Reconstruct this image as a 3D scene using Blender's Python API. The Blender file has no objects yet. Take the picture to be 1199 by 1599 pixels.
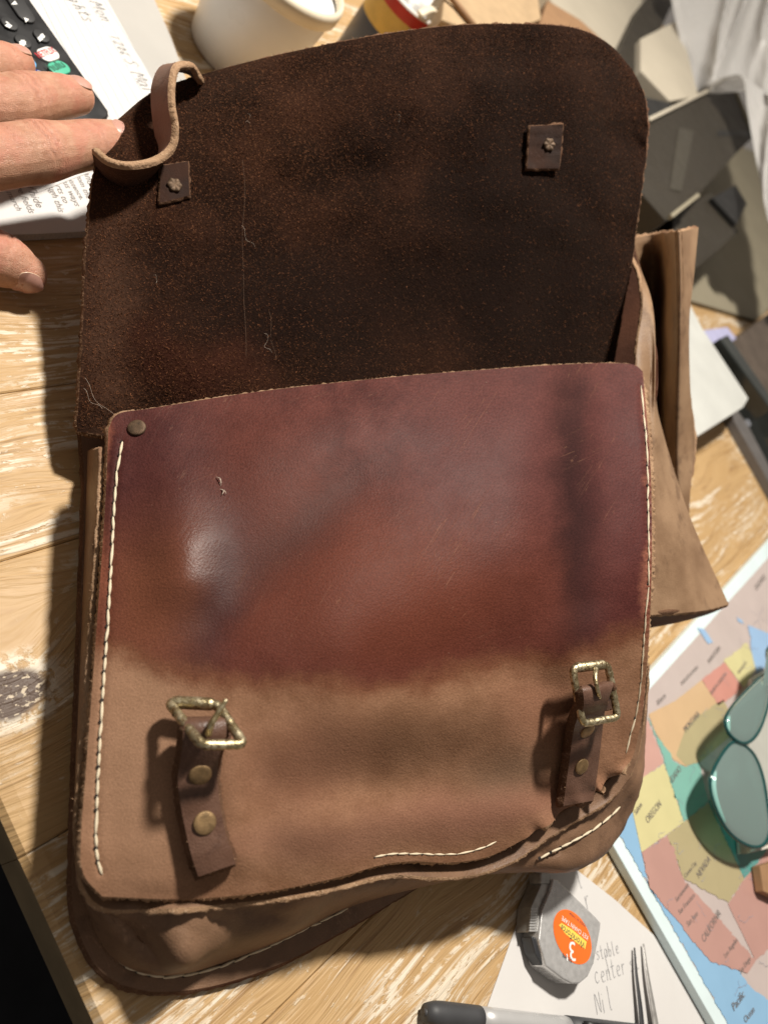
import bpy, bmesh, math, random
import numpy as np
from mathutils import Vector, Matrix

random.seed(7)
rng = np.random.default_rng(7)
SC = bpy.context.scene
COL = SC.collection

# ------------------------------------------------------------------ camera
# table top is z = 0, x runs along the planks; the phone looks down from H
F, CX, CY, H = 1155.0, 599.5, 799.5, 0.33
nd = np.array([-1000.0, 700.0, 1155.0]); nd /= np.linalg.norm(nd)      # straight down, seen from the camera
BX = np.array([1040.0, -420.0, 1155.0]); BX -= nd * BX.dot(nd); BX /= np.linalg.norm(BX)
BZ = -nd
BY = np.cross(BZ, BX)
BASIS = np.stack([BX, BY, BZ])                                          # camera frame -> world frame

def w_dir(v):
    return BASIS @ np.asarray(v, float)

def P(px, py, h=0.0):
    """point of the place seen at photo position px, py and standing h above the table"""
    px = np.asarray(px, float); py = np.asarray(py, float); h = np.asarray(h, float)
    r = np.stack([px - CX, py - CY, np.full(np.shape(px), F)], -1)
    t = (H - h) / (r @ nd)
    c = r * t[..., None]
    w = c @ BASIS.T
    w[..., 2] += H
    return w

def hd(x, y, depth):
    """x, y, height of a point standing that far in front of the phone"""
    return (x, y, H - depth * float(np.array([x - CX, y - CY, F]) @ nd) / F)

UP = np.array([0, 0, 1.0])
RIGHT = w_dir([1, 0, 0]); RIGHT[2] = 0; RIGHT /= np.linalg.norm(RIGHT)
FARW = w_dir([0, -1, 0]); FARW[2] = 0; FARW /= np.linalg.norm(FARW)
CAMPOS = np.array([0, 0, H])

cd = bpy.data.cameras.new('camera')
cam = bpy.data.objects.new('camera', cd); COL.objects.link(cam)
cd.sensor_fit = 'VERTICAL'; cd.sensor_height = 36.0; cd.lens = 36.0 * F / 1599.0
cd.clip_start = 0.01; cd.clip_end = 50
cd.dof.use_dof = True; cd.dof.focus_distance = 0.345; cd.dof.aperture_fstop = 7.5
R3 = Matrix([[*w_dir([1, 0, 0])], [*w_dir([0, -1, 0])], [*w_dir([0, 0, -1])]]).transposed()
cam.matrix_world = Matrix.Translation((0, 0, H)) @ R3.to_4x4()
SC.camera = cam

# ------------------------------------------------------------------ light
wd = bpy.data.worlds.new('World'); SC.world = wd; wd.use_nodes = True
bgn = wd.node_tree.nodes['Background']
bgn.inputs[0].default_value = (1.0, 0.88, 0.77, 1); bgn.inputs[1].default_value = 0.20

def area_lamp(name, d, dist, size, watts, col, target):
    ld = bpy.data.lights.new(name, 'AREA'); ld.shape = 'DISK'; ld.size = size; ld.energy = watts; ld.color = col
    o = bpy.data.objects.new(name, ld); COL.objects.link(o)
    d = d / np.linalg.norm(d)
    o.location = Vector(target + d * dist)
    o.rotation_euler = Vector(d).to_track_quat('Z', 'Y').to_euler()
    return o

TGT = P(600, 900, 0.06)
KEY = 0.86 * UP + 0.46 * FARW + 0.12 * RIGHT
area_lamp('lamp', KEY, 1.5, 0.14, 42, (1.0, 0.935, 0.84), TGT)

vs = SC.view_settings
vs.view_transform = 'Standard'; vs.look = 'None'; vs.exposure = 0.0; vs.gamma = 1.0; vs.use_curve_mapping = False
SC.cycles.max_bounces = 8; SC.cycles.transparent_max_bounces = 12; SC.cycles.use_denoising = True
SC.cycles.caustics_reflective = False; SC.cycles.caustics_refractive = False

# ------------------------------------------------------------------ node helpers
class N:
    def __init__(s, name):
        s.m = bpy.data.materials.new(name); s.m.use_nodes = True
        s.t = s.m.node_tree; s.b = s.t.nodes['Principled BSDF']; s.out = s.t.nodes['Material Output']
        s.tc = s.t.nodes.new('ShaderNodeTexCoord')
    def new(s, k): return s.t.nodes.new('ShaderNode' + k)
    def put(s, sock, v):
        if v is None: return
        if isinstance(v, bpy.types.NodeSocket): s.t.links.new(v, sock)
        elif isinstance(v, (tuple, list)) and sock.type == 'RGBA' and len(v) == 3: sock.default_value = (*v, 1)
        else: sock.default_value = v
    def obj(s): return s.tc.outputs['Object']
    def uv(s): return s.tc.outputs['UV']
    def map(s, co, scale=(1, 1, 1), loc=(0, 0, 0), rot=(0, 0, 0)):
        n = s.new('Mapping'); s.put(n.inputs[0], co)
        n.inputs['Scale'].default_value = scale; n.inputs['Location'].default_value = loc; n.inputs['Rotation'].default_value = rot
        return n.outputs[0]
    def noise(s, co, scale, detail=3, rough=.55, dist=0.0, color=False):
        n = s.new('TexNoise'); s.put(n.inputs['Vector'], co); n.inputs['Scale'].default_value = scale
        n.inputs['Detail'].default_value = detail; n.inputs['Roughness'].default_value = rough; n.inputs['Distortion'].default_value = dist
        return n.outputs['Color' if color else 'Fac']
    def vor(s, co, scale, feat='F1', out='Distance', rnd=1.0):
        n = s.new('TexVoronoi'); n.feature = feat; s.put(n.inputs['Vector'], co); n.inputs['Scale'].default_value = scale
        n.inputs['Randomness'].default_value = rnd
        return n.outputs[out]
    def wave(s, co, scale, dist=1, detail=2, dscale=1.0, direction='X'):
        n = s.new('TexWave'); n.bands_direction = direction; s.put(n.inputs['Vector'], co); n.inputs['Scale'].default_value = scale
        n.inputs['Distortion'].default_value = dist; n.inputs['Detail'].default_value = detail; n.inputs['Detail Scale'].default_value = dscale
        return n.outputs['Fac']
    def ma(s, op, a, b=None, c=None, clamp=False):
        n = s.new('Math'); n.operation = op; n.use_clamp = clamp
        s.put(n.inputs[0], a); s.put(n.inputs[1], b); s.put(n.inputs[2], c)
        return n.outputs[0]
    def vm(s, op, a, b=None):
        n = s.new('VectorMath'); n.operation = op; s.put(n.inputs[0], a); s.put(n.inputs[1], b)
        return n.outputs['Value'] if op in ('LENGTH', 'DOT_PRODUCT', 'DISTANCE') else n.outputs[0]
    def ramp(s, f, *stops):
        n = s.new('ValToRGB'); s.put(n.inputs[0], f); e = n.color_ramp.elements
        while len(e) < len(stops): e.new(.5)
        for el, (p, c) in zip(e, stops):
            el.position = p; el.color = (c, c, c, 1) if isinstance(c, (int, float)) else (*c, 1)
        return n.outputs[0]
    def rng(s, f, a, b, lo=0.0, hi=1.0, smooth=True):
        n = s.new('MapRange'); n.interpolation_type = 'SMOOTHSTEP' if smooth else 'LINEAR'
        s.put(n.inputs[0], f); n.inputs[1].default_value = a; n.inputs[2].default_value = b
        n.inputs[3].default_value = lo; n.inputs[4].default_value = hi
        return n.outputs[0]
    def mix(s, f, a, b, mode='MIX'):
        n = s.new('Mix'); n.data_type = 'RGBA'; n.blend_type = mode
        s.put(n.inputs[0], f); s.put(n.inputs[6], a); s.put(n.inputs[7], b)
        return n.outputs[2]
    def blob(s, co, x, y, rx, ry, rot=0.0, soft=0.35):
        """soft round patch with centre x, y in the surface's own chart"""
        v = s.vm('SUBTRACT', co, (x, y, 0))
        v = s.map(v, rot=(0, 0, -rot))
        v = s.vm('MULTIPLY', v, (1 / rx, 1 / ry, 0))
        return s.rng(s.vm('LENGTH', v), 1 + soft, max(0, 1 - soft))
    def bump(s, h, strength=.3, dist=.001, normal=None):
        n = s.new('Bump'); s.put(n.inputs['Height'], h); n.inputs['Strength'].default_value = strength
        n.inputs['Distance'].default_value = dist; s.put(n.inputs['Normal'], normal)
        return n.outputs[0]
    def fin(s, col=None, rough=None, normal=None, metal=None, spec=None, **kw):
        b = s.b.inputs
        s.put(b['Base Color'], col); s.put(b['Roughness'], rough); s.put(b['Normal'], normal); s.put(b['Metallic'], metal)
        s.put(b['Specular IOR Level'], spec)
        for k, v in kw.items(): s.put(b[k.replace('_', ' ')], v)
        return s.m

def plain(name, col, rough=.5, metal=0.0, var=.12, scale=60, bump=.08, bdist=.0004, spec=.5, **kw):
    n = N(name)
    f = n.noise(n.obj(), scale, 4)
    lo = tuple(c * (1 - var) for c in col); hi = tuple(min(1, c * (1 + var)) for c in col)
    c = n.ramp(f, (.3, lo), (.7, hi))
    r = n.rng(n.noise(n.obj(), scale * .4, 3), .3, .7, max(.02, rough - .08), min(1, rough + .08))
    return n.fin(c, r, n.bump(n.noise(n.obj(), scale * 6, 3), bump, bdist), metal, spec, **kw)

# ------------------------------------------------------------------ mesh helpers
def link(name, me, parent=None, mats=()):
    o = bpy.data.objects.new(name, me); COL.objects.link(o)
    for m in mats: me.materials.append(m)
    if parent is not None:
        o.parent = parent
        if parent.type == 'EMPTY': o.matrix_parent_inverse = Matrix.Translation(-parent.location)
    return o

def mesh(name, V, Fc, mat, parent=None, smooth=True, uv=None, mi=None):
    me = bpy.data.meshes.new(name)
    me.from_pydata([tuple(map(float, v)) for v in V], [], [tuple(map(int, f)) for f in Fc])
    if uv is not None:
        ul = me.uv_layers.new(name='UVMap')
        li = np.zeros(len(me.loops), dtype=np.int32); me.loops.foreach_get('vertex_index', li)
        ul.data.foreach_set('uv', np.asarray(uv, np.float32)[li].ravel())
    if mi is not None: me.polygons.foreach_set('material_index', np.asarray(mi, np.int32))
    if smooth: me.polygons.foreach_set('use_smooth', np.ones(len(me.polygons), dtype=bool))
    me.update()
    return link(name, me, parent, mat if isinstance(mat, (list, tuple)) else [mat])

def thing(name, label, cat, loc, group=None):
    o = bpy.data.objects.new(name, None); COL.objects.link(o)
    o.location = Vector(loc); o.empty_display_size = .02
    return tag(o, label, cat, group)

def tag(o, label, cat, group=None):
    o['label'] = label; o['category'] = cat
    if group: o['group'] = group
    return o

def spline(pts, n, closed=False):
    """n points evenly spread along a smooth curve through pts"""
    p = np.asarray(pts, float)
    if closed: q = np.vstack([p[-1], p, p[0], p[1]])
    else: q = np.vstack([2 * p[0] - p[1], p, 2 * p[-1] - p[-2]])
    out = []
    for i in range(1, len(q) - 2):
        t = np.linspace(0, 1, 24, endpoint=False)[:, None]
        a, b, c, d = q[i - 1], q[i], q[i + 1], q[i + 2]
        out.append(.5 * (2 * b + (c - a) * t + (2 * a - 5 * b + 4 * c - d) * t ** 2 + (3 * b - a - 3 * c + d) * t ** 3))
    out = np.vstack(out + [q[-2][None]])
    k = min(2, out.shape[1])
    s = np.concatenate([[0], np.cumsum(np.linalg.norm(np.diff(out[:, :k], axis=0), axis=1))])
    tt = np.linspace(0, s[-1], n, endpoint=not closed)
    return np.stack([np.interp(tt, s, out[:, j]) for j in range(out.shape[1])], -1)

def coons(top, bottom, left, right, n, m):
    """n rows x m columns; top/bottom run left to right, left/right run top to bottom"""
    T, B, L, R = spline(top, m), spline(bottom, m), spline(left, n), spline(right, n)
    u = np.linspace(0, 1, m)[None, :, None]; v = np.linspace(0, 1, n)[:, None, None]
    return ((1 - v) * T[None] + v * B[None] + (1 - u) * L[:, None] + u * R[:, None]
            - ((1 - u) * (1 - v) * T[0] + u * (1 - v) * T[-1] + (1 - u) * v * B[0] + u * v * B[-1]))

def lattice_noise(shape, cells, seed=0):
    """smooth random field, about -1..1"""
    r = np.random.default_rng(seed)
    g = r.uniform(-1, 1, (cells[0] + 3, cells[1] + 3))
    y = np.linspace(0, cells[0], shape[0]); x = np.linspace(0, cells[1], shape[1])
    yi = np.minimum(y.astype(int), cells[0]); xi = np.minimum(x.astype(int), cells[1])
    fy = y - yi; fx = x - xi
    fy = (fy * fy * (3 - 2 * fy))[:, None]; fx = (fx * fx * (3 - 2 * fx))[None]
    a = g[np.ix_(yi, xi)]; b = g[np.ix_(yi, xi + 1)]; c = g[np.ix_(yi + 1, xi)]; d = g[np.ix_(yi + 1, xi + 1)]
    return (a * (1 - fx) + b * fx) * (1 - fy) + (c * (1 - fx) + d * fx) * fy

def grid_normals(G, to_cam=True):
    du = np.gradient(G, axis=0); dv = np.gradient(G, axis=1)
    Nn = np.cross(du, dv); Nn /= np.linalg.norm(Nn, axis=-1, keepdims=True) + 1e-12
    flip = False
    if to_cam and np.mean(np.sum(Nn * (CAMPOS - G), -1)) < 0: Nn = -Nn; flip = True
    return Nn, flip

def sheet(name, G, thick, mats, parent=None, uv=None, rough=0.0, fuzz=0, fuzz_len=.0014, fuzz_mat=None, skip=()):
    """a piece of leather or paper: grid G is its camera side, with a real thickness and a raw cut rim.
    mats = (face, back, rim)"""
    n, m = G.shape[:2]
    Nn, flip = grid_normals(G)
    Bk = G - Nn * thick
    if uv is None:
        uu, vv = np.meshgrid(np.linspace(0, 1, m), np.linspace(0, 1, n)); uv = np.stack([uu, vv], -1)
    idx = np.arange(n * m).reshape(n, m)
    q = np.stack([idx[:-1, :-1], idx[:-1, 1:], idx[1:, 1:], idx[1:, :-1]], -1).reshape(-1, 4)
    if not flip: q = q[:, ::-1]
    V = [G.reshape(-1, 3), Bk.reshape(-1, 3)]; Fs = [q, q[:, ::-1] + n * m]
    U = [uv.reshape(-1, 2), uv.reshape(-1, 2)]; mi = [np.zeros(len(q)), np.ones(len(q))]
    loop = np.concatenate([idx[0, :-1], idx[:-1, -1], idx[-1, :0:-1], idx[:0:-1, 0]])
    gv, bv, uvv = G.reshape(-1, 3)[loop], Bk.reshape(-1, 3)[loop], uv.reshape(-1, 2)[loop]
    gn = Nn.reshape(-1, 3)[loop]
    tan = np.roll(gv, -1, 0) - np.roll(gv, 1, 0)
    outd = np.cross(tan, gn); outd /= np.linalg.norm(outd, axis=1, keepdims=True) + 1e-12
    cen = G.reshape(-1, 3).mean(0)
    if np.mean(np.sum(outd * (gv - cen), 1)) < 0: outd = -outd
    k = 5; base = 2 * n * m; L = len(loop); rings = []
    for i in range(k):
        t = i / (k - 1)
        p = gv * (1 - t) + bv * t + outd * (thick * .42 * math.sin(math.pi * t))
        if 0 < i < k - 1 and rough: p = p + outd * (rng.normal(0, rough, (L, 1)))
        rings.append(p)
    V += rings; U += [uvv] * k
    a = np.arange(L); b = (a + 1) % L
    for i in range(k - 1):
        f = np.stack([base + i * L + a, base + (i + 1) * L + a, base + (i + 1) * L + b, base + i * L + b], -1)
        Fs.append(f if flip else f[:, ::-1]); mi.append(np.full(L, 2))
    o = mesh(name, np.vstack(V), np.vstack(Fs), list(mats), parent, True, np.vstack(U), np.concatenate(mi))
    if fuzz:
        seg = np.linalg.norm(np.roll(gv, -1, 0) - gv, axis=1); cum = np.concatenate([[0], np.cumsum(seg)])
        s = rng.uniform(0, cum[-1], fuzz); i = np.clip(np.searchsorted(cum, s) - 1, 0, L - 1)
        f = ((s - cum[i]) / (seg[i] + 1e-9))[:, None]; j = (i + 1) % L
        t = rng.uniform(0, 1, (fuzz, 1))
        p = (gv[i] * (1 - f) + gv[j] * f) * (1 - t) + (bv[i] * (1 - f) + bv[j] * f) * t
        d = outd[i] + rng.normal(0, .7, (fuzz, 3)); d /= np.linalg.norm(d, axis=1, keepdims=True)
        fibres('edge_fuzz', p, d * fuzz_len * rng.uniform(.3, 1.3, (fuzz, 1)), .00012, fuzz_mat or mats[2], o if parent is None or parent.type == 'EMPTY' else parent)
    return o

def fibres(name, p, d, width, mat, parent):
    """many hair-thin slivers, one part"""
    nn = len(p)
    side = np.cross(d, rng.normal(0, 1, (nn, 3))); side /= np.linalg.norm(side, axis=1, keepdims=True) + 1e-12
    bend = rng.normal(0, .25, (nn, 3)) * np.linalg.norm(d, axis=1, keepdims=True)
    V = np.stack([p - side * width, p + side * width, p + d * .5 + bend * .5 + side * width * .7, p + d * .5 + bend * .5 - side * width * .7, p + d + bend * .4], 1).reshape(-1, 3)
    b = np.arange(nn)[:, None] * 5
    Fq = [tuple(x) for x in (b + np.array([0, 1, 2, 3])).tolist()] + [tuple(x) for x in (b + np.array([3, 2, 4])).tolist()]
    o = mesh(name, V, Fq, mat, parent, False)
    o['kind'] = 'stuff'
    return o

def tube(path, rad, seg=10, caps=True, flat=1.0, up=None):
    """verts, faces of a round bar along path with radius rad (number or list)"""
    p = np.asarray(path, float); n = len(p)
    r = np.full(n, rad) if np.isscalar(rad) else np.asarray(rad, float)
    t = np.gradient(p, axis=0); t /= np.linalg.norm(t, axis=1, keepdims=True) + 1e-12
    ref = np.array([0, 0, 1.0]) if up is None else np.asarray(up, float)
    if abs(t[0] @ ref) > .95: ref = np.array([1.0, .2, 0])
    V = []; a = ref - t[0] * (ref @ t[0]); a /= np.linalg.norm(a)
    th = np.linspace(0, 2 * math.pi, seg, endpoint=False)
    for i in range(n):
        a = a - t[i] * (a @ t[i]); a /= np.linalg.norm(a); b = np.cross(t[i], a)
        V.append(p[i] + r[i] * (flat * np.cos(th)[:, None] * a + np.sin(th)[:, None] * b))
    V = np.vstack(V); Fs = []
    for i in range(n - 1):
        for k in range(seg):
            Fs.append((i * seg + k, i * seg + (k + 1) % seg, (i + 1) * seg + (k + 1) % seg, (i + 1) * seg + k))
    if caps:
        Fs.append(tuple(range(seg))[::-1]); Fs.append(tuple((n - 1) * seg + k for k in range(seg)))
    return V, Fs

def round_ends(path, r, k=4):
    """path and radii with domed ends"""
    p = np.asarray(path, float); r = np.full(len(p), r) if np.isscalar(r) else np.asarray(r, float)
    d0 = p[0] - p[1]; d0 /= np.linalg.norm(d0); d1 = p[-1] - p[-2]; d1 /= np.linalg.norm(d1)
    A = [p[0] + d0 * r[0] * math.cos(a) for a in np.linspace(.12, math.pi / 2, k, endpoint=False)]
    Ar = [r[0] * math.sin(a) for a in np.linspace(.12, math.pi / 2, k, endpoint=False)]
    Bp = [p[-1] + d1 * r[-1] * math.cos(a) for a in np.linspace(math.pi / 2, .12, k + 1)[1:]]
    Br = [r[-1] * math.sin(a) for a in np.linspace(math.pi / 2, .12, k + 1)[1:]]
    return np.vstack(A + [p] + Bp), np.concatenate([Ar, r, Br])

def prism(name, poly, z0, z1, mat, parent=None, bevel=0.0, seg=2, smooth=False):
    """upright block over a polygon of table points (x, y)"""
    bm = bmesh.new()
    vs_ = [bm.verts.new((float(x), float(y), z0)) for x, y in poly]
    f = bm.faces.new(vs_)
    r = bmesh.ops.extrude_face_region(bm, geom=[f])
    for v in r['geom']:
        if isinstance(v, bmesh.types.BMVert): v.co.z = z1
    bmesh.ops.recalc_face_normals(bm, faces=bm.faces)
    if bevel:
        bmesh.ops.bevel(bm, geom=list(bm.edges), offset=bevel, segments=seg, profile=.6, affect='EDGES')
    me = bpy.data.meshes.new(name); bm.to_mesh(me); bm.free()
    if smooth: me.polygons.foreach_set('use_smooth', np.ones(len(me.polygons), dtype=bool))
    return link(name, me, parent, [mat])

def pix_poly(pts, h):
    return [tuple(P(x, y, h)[:2]) for x, y in pts]

def lathe(name, prof, base, mat, parent=None, seg=48, mi=None):
    """turned shape: prof = [(radius, z)...] on base point"""
    th = np.linspace(0, 2 * math.pi, seg, endpoint=False); V = []; Fs = []; ml = []
    for r, z in prof: V.append(np.stack([base[0] + r * np.cos(th), base[1] + r * np.sin(th), np.full(seg, base[2] + z)], -1))
    for i in range(len(prof) - 1):
        for k in range(seg):
            Fs.append((i * seg + k, i * seg + (k + 1) % seg, (i + 1) * seg + (k + 1) % seg, (i + 1) * seg + k))
            ml.append(0 if mi is None else mi[i])
    o = mesh(name, np.vstack(V), Fs, mat, parent, True, mi=ml)
    return o

def text_geo(s, shear=0.0):
    c = bpy.data.curves.new('t', 'FONT'); c.body = s; c.resolution_u = 3; c.shear = shear
    o = bpy.data.objects.new('t', c); COL.objects.link(o)
    dg = bpy.context.evaluated_depsgraph_get(); dg.update()
    me = bpy.data.meshes.new_from_object(o.evaluated_get(dg))
    V = np.array([v.co[:] for v in me.vertices]).reshape(-1, 3); Fs = [tuple(p.vertices) for p in me.polygons]
    bpy.data.objects.remove(o); bpy.data.curves.remove(c); bpy.data.meshes.remove(me)
    return V, Fs

def frame(p0, p1, h, lift=.0002):
    a, b = P(*p0, h), P(*p1, h)
    ex = b - a; ln = np.linalg.norm(ex); ex /= ln
    return a + UP * lift, ex, np.cross(UP, ex), ln

def lettering(items, h, mat, parent, name='lettering', lift=.0002, shear=0.0, squeeze=None):
    """items: (text, from pixel, to pixel[, height factor]); flat print lying at height h, one part"""
    for it in items:
        V, Fs = text_geo(it[0], shear)
        if not len(V): continue
        o, ex, ey, ln = frame(it[1], it[2], h, lift)
        w = V[:, 0].max() - V[:, 0].min(); k = ln / w; ky = k * (it[3] if len(it) > 3 else 1)
        W = o + (V[:, :1] - V[:, 0].min()) * k * ex + V[:, 1:2] * ky * ey
        mesh(name, W, Fs, mat, parent, False)

STROKES = {  # single-line letters for handwriting, unit x-height 1
    's': [[(.6, .9), (.3, 1), (.1, .8), (.5, .45), (.5, .15), (.2, 0), (0, .15)]],
    't': [[(.3, 1.7), (.28, .3), (.4, 0), (.6, .1)], [(0, 1.05), (.6, 1.1)]],
    'a': [[(.6, .9), (.3, 1), (.05, .6), (.1, .1), (.35, 0), (.55, .4), (.62, .9), (.6, .2), (.75, 0)]],
    'b': [[(.1, 1.8), (.1, .1)], [(.1, .5), (.4, .9), (.6, .5), (.4, 0), (.1, .1)]],
    'l': [[(.1, 1.8), (.12, .1), (.3, 0)]],
    'e': [[(.05, .5), (.5, .6), (.45, .95), (.2, .95), (.05, .5), (.2, .05), (.6, .1)]],
    'c': [[(.55, .85), (.3, 1), (.05, .6), (.1, .15), (.35, 0), (.6, .15)]],
    'n': [[(.05, 1), (.08, 0)], [(.08, .6), (.35, 1), (.5, .7), (.5, .1), (.65, 0)]],
    'r': [[(.05, 1), (.08, 0)], [(.08, .6), (.3, .95), (.5, .9)]],
    'i': [[(.1, 1), (.1, 0)], [(.1, 1.4), (.12, 1.45)]],
    'g': [[(.55, .9), (.2, 1), (.05, .5), (.3, .05), (.55, .5), (.55, 1), (.5, -.5), (.2, -.7), (0, -.5)]],
    'h': [[(.05, 1.8), (.05, 0)], [(.05, .6), (.35, .95), (.5, .6), (.5, 0)]],
    'o': [[(.3, 1), (.05, .6), (.2, .05), (.5, .2), (.55, .7), (.3, 1)]],
    'M': [[(0, 0), (.1, 1.6), (.45, .5), (.8, 1.6), (.9, 0)]],
    'N': [[(0, 0), (.05, 1.6), (.6, 0), (.65, 1.6)]],
    'S': [[(.7, 1.4), (.4, 1.6), (.1, 1.2), (.6, .6), (.5, .1), (.1, 0)]],
    '1': [[(.2, 1.5), (.15, 0)]], '2': [[(0, 1.2), (.3, 1.5), (.5, 1.1), (0, 0), (.6, .05)]],
    '0': [[(.3, 1.5), (.05, .8), (.25, 0), (.5, .6), (.3, 1.5)]], '6': [[(.5, 1.5), (.1, .7), (.2, 0), (.5, .3), (.1, .6)]],
    '.': [[(.1, .05), (.15, 0)]], '|': [[(.1, 1.5), (.1, 0)]], '/': [[(.35, 1.5), (.05, 0)]],
}

def handwriting(items, h, width, mat, parent, lift=.0002):
    """pen or pencil strokes: (text, from pixel, to pixel)"""
    for s, p0, p1 in items:
        VV, FF = [], []; off = 0
        o, ex, ey, ln = frame(p0, p1, h, lift)
        adv = [0]
        for ch in s: adv.append(adv[-1] + (.55 if ch == ' ' else .95 if ch != 'M' else 1.2))
        k = ln / adv[-1]
        for ch, x0 in zip(s, adv):
            if ch not in STROKES: continue
            jx, jy = rng.normal(0, .05, 2); sl = .12
            for st in STROKES[ch]:
                pt = spline(st, max(6, 5 * len(st))) if len(st) > 2 else np.array(st, float)
                q = np.stack([x0 + jx + pt[:, 0] + sl * pt[:, 1], pt[:, 1] + jy], -1) * k
                W = o + q[:, :1] * ex + q[:, 1:] * ey
                t = np.gradient(W, axis=0); nrm = np.cross(UP, t); nrm /= np.linalg.norm(nrm, axis=1, keepdims=True) + 1e-12
                wd_ = width * rng.uniform(.7, 1.2, (len(W), 1))
                VV.append(np.stack([W - nrm * wd_, W + nrm * wd_], 1).reshape(-1, 3))
                for i in range(len(W) - 1): FF.append((off + 2 * i, off + 2 * i + 1, off + 2 * i + 3, off + 2 * i + 2))
                off += 2 * len(W)
        mesh('handwriting', np.vstack(VV), FF, mat, parent, False)

def flat_patch(name, pts, h, mat, parent, lift=.0):
    V = [P(x, y, h) + UP * lift for x, y in pts]
    return mesh(name, V, [tuple(range(len(V)))], mat, parent, False)

# ------------------------------------------------------------------ materials
def make_wood():
    n = N('worn_pine')
    oi = n.new('ObjectInfo')
    sh = n.new('CombineXYZ'); n.put(sh.inputs[0], n.ma('MULTIPLY', oi.outputs['Random'], 7.0)); n.put(sh.inputs[2], n.ma('MULTIPLY', oi.outputs['Random'], 3.0))
    co = n.obj()
    # the grain swings round a knot and wanders slowly along each plank
    kx, ky, _ = P(14, 1085, 0)
    ks = n.vm('SUBTRACT', co, (kx, ky, 0)); ks = n.vm('MULTIPLY', ks, (1.0, 1.6, 0))
    kd = n.vm('LENGTH', ks)
    cs = n.vm('ADD', co, sh.outputs[0])
    wob = n.noise(n.map(cs, (3.0, 9.0, 1.0)), 1.6, 2)
    sx = n.new('SeparateXYZ'); n.put(sx.inputs[0], cs)
    ylan = n.ma('ADD', sx.outputs[1], n.ma('MULTIPLY', wob, .045))
    ylan = n.ma('ADD', ylan, n.ma('MULTIPLY', n.rng(kd, .075, 0.0), .022))
    gco = n.new('CombineXYZ'); n.put(gco.inputs[0], n.ma('MULTIPLY', sx.outputs[0], .045)); n.put(gco.inputs[1], ylan)
    ring = n.noise(gco.outputs[0], 430, 2, .5)
    ringw = n.noise(gco.outputs[0], 70, 3, .6)
    fine = n.noise(n.map(gco.outputs[0], (1.0, 1, 1)), 1300, 2, .6)
    base = n.mix(ringw, (.40, .245, .105), (.54, .365, .180))
    dark = n.rng(ring, .56, .70)
    base = n.mix(n.ma('MULTIPLY', dark, .65), base, (.26, .145, .060))
    base = n.mix(n.ma('MULTIPLY', n.rng(fine, .5, .75), .3), base, (.33, .18, .075))
    # white paint left in the soft grain, in patches and short flakes
    patch = n.noise(n.map(cs, (4.0, 13.0, 1.0)), 2.0, 3, .6)
    flake = n.noise(n.map(gco.outputs[0], (9.0, 1, 1)), 260, 4, .65)
    nearedge = n.rng(sx.outputs[0], 0, 1)
    soft = n.rng(ring, .54, .38)
    pm = n.ma('MULTIPLY', n.rng(patch, .46, .60), n.ma('MULTIPLY', soft, n.rng(flake, .40, .52)))
    streak = n.ma('MULTIPLY', n.rng(n.noise(gco.outputs[0], 95, 2, .5), .62, .66), n.rng(n.noise(n.map(co, (30, 120, 1)), 3, 4, .7), .38, .50))
    scr = n.ma('MULTIPLY', n.rng(flake, .60, .66), n.rng(patch, .35, .55))
    kn = n.ma('MULTIPLY', n.rng(n.ma('ADD', kd, n.ma('MULTIPLY', n.noise(co, 60, 3), .02)), .040, .030), n.rng(n.noise(co, 120, 4, .7), .42, .56))
    paint = n.ma('MAXIMUM', n.ma('MAXIMUM', pm, n.ma('MULTIPLY', scr, .7)), n.ma('MAXIMUM', n.ma('MULTIPLY', streak, .9), kn))
    col = n.mix(n.ma('MULTIPLY', paint, .86), base, (.74, .67, .55))
    knot = n.rng(n.ma('ADD', kd, n.ma('MULTIPLY', n.noise(co, 40, 2), .006)), .021, .016)
    kring = n.wave(ks, 120, 2.5, 2, 1.0)
    kcol = n.mix(n.rng(n.noise(n.map(ks, (60, 60, 60)), 4, 4), .55, .62), (.105, .072, .055), (.55, .46, .34))
    col = n.mix(knot, col, kcol)
    hgt = n.ma('ADD', n.ma('MULTIPLY', ring, 1.0), n.ma('MULTIPLY', fine, .35))
    hgt = n.ma('ADD', hgt, n.ma('MULTIPLY', paint, .25))
    return n.fin(col, n.rng(ringw, .3, .7, .46, .62), n.bump(hgt, .75, .0013), 0, .4)
M_WOOD = make_wood()
M_ENDWOOD = plain('table_end_wood', (.24, .185, .11), .6, var=.2, scale=35, bump=.3)
M_FLOOR = plain('dark_floor', (.006, .007, .010), .9, var=.4, scale=20)

def leather_base(n, co, grain=900, wr=130):
    g = n.vor(co, grain, 'F1')
    a = n.ma('ADD', n.ma('MULTIPLY', g, .55), n.ma('MULTIPLY', n.noise(co, wr, 4, .6), .9))
    return a

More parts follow.
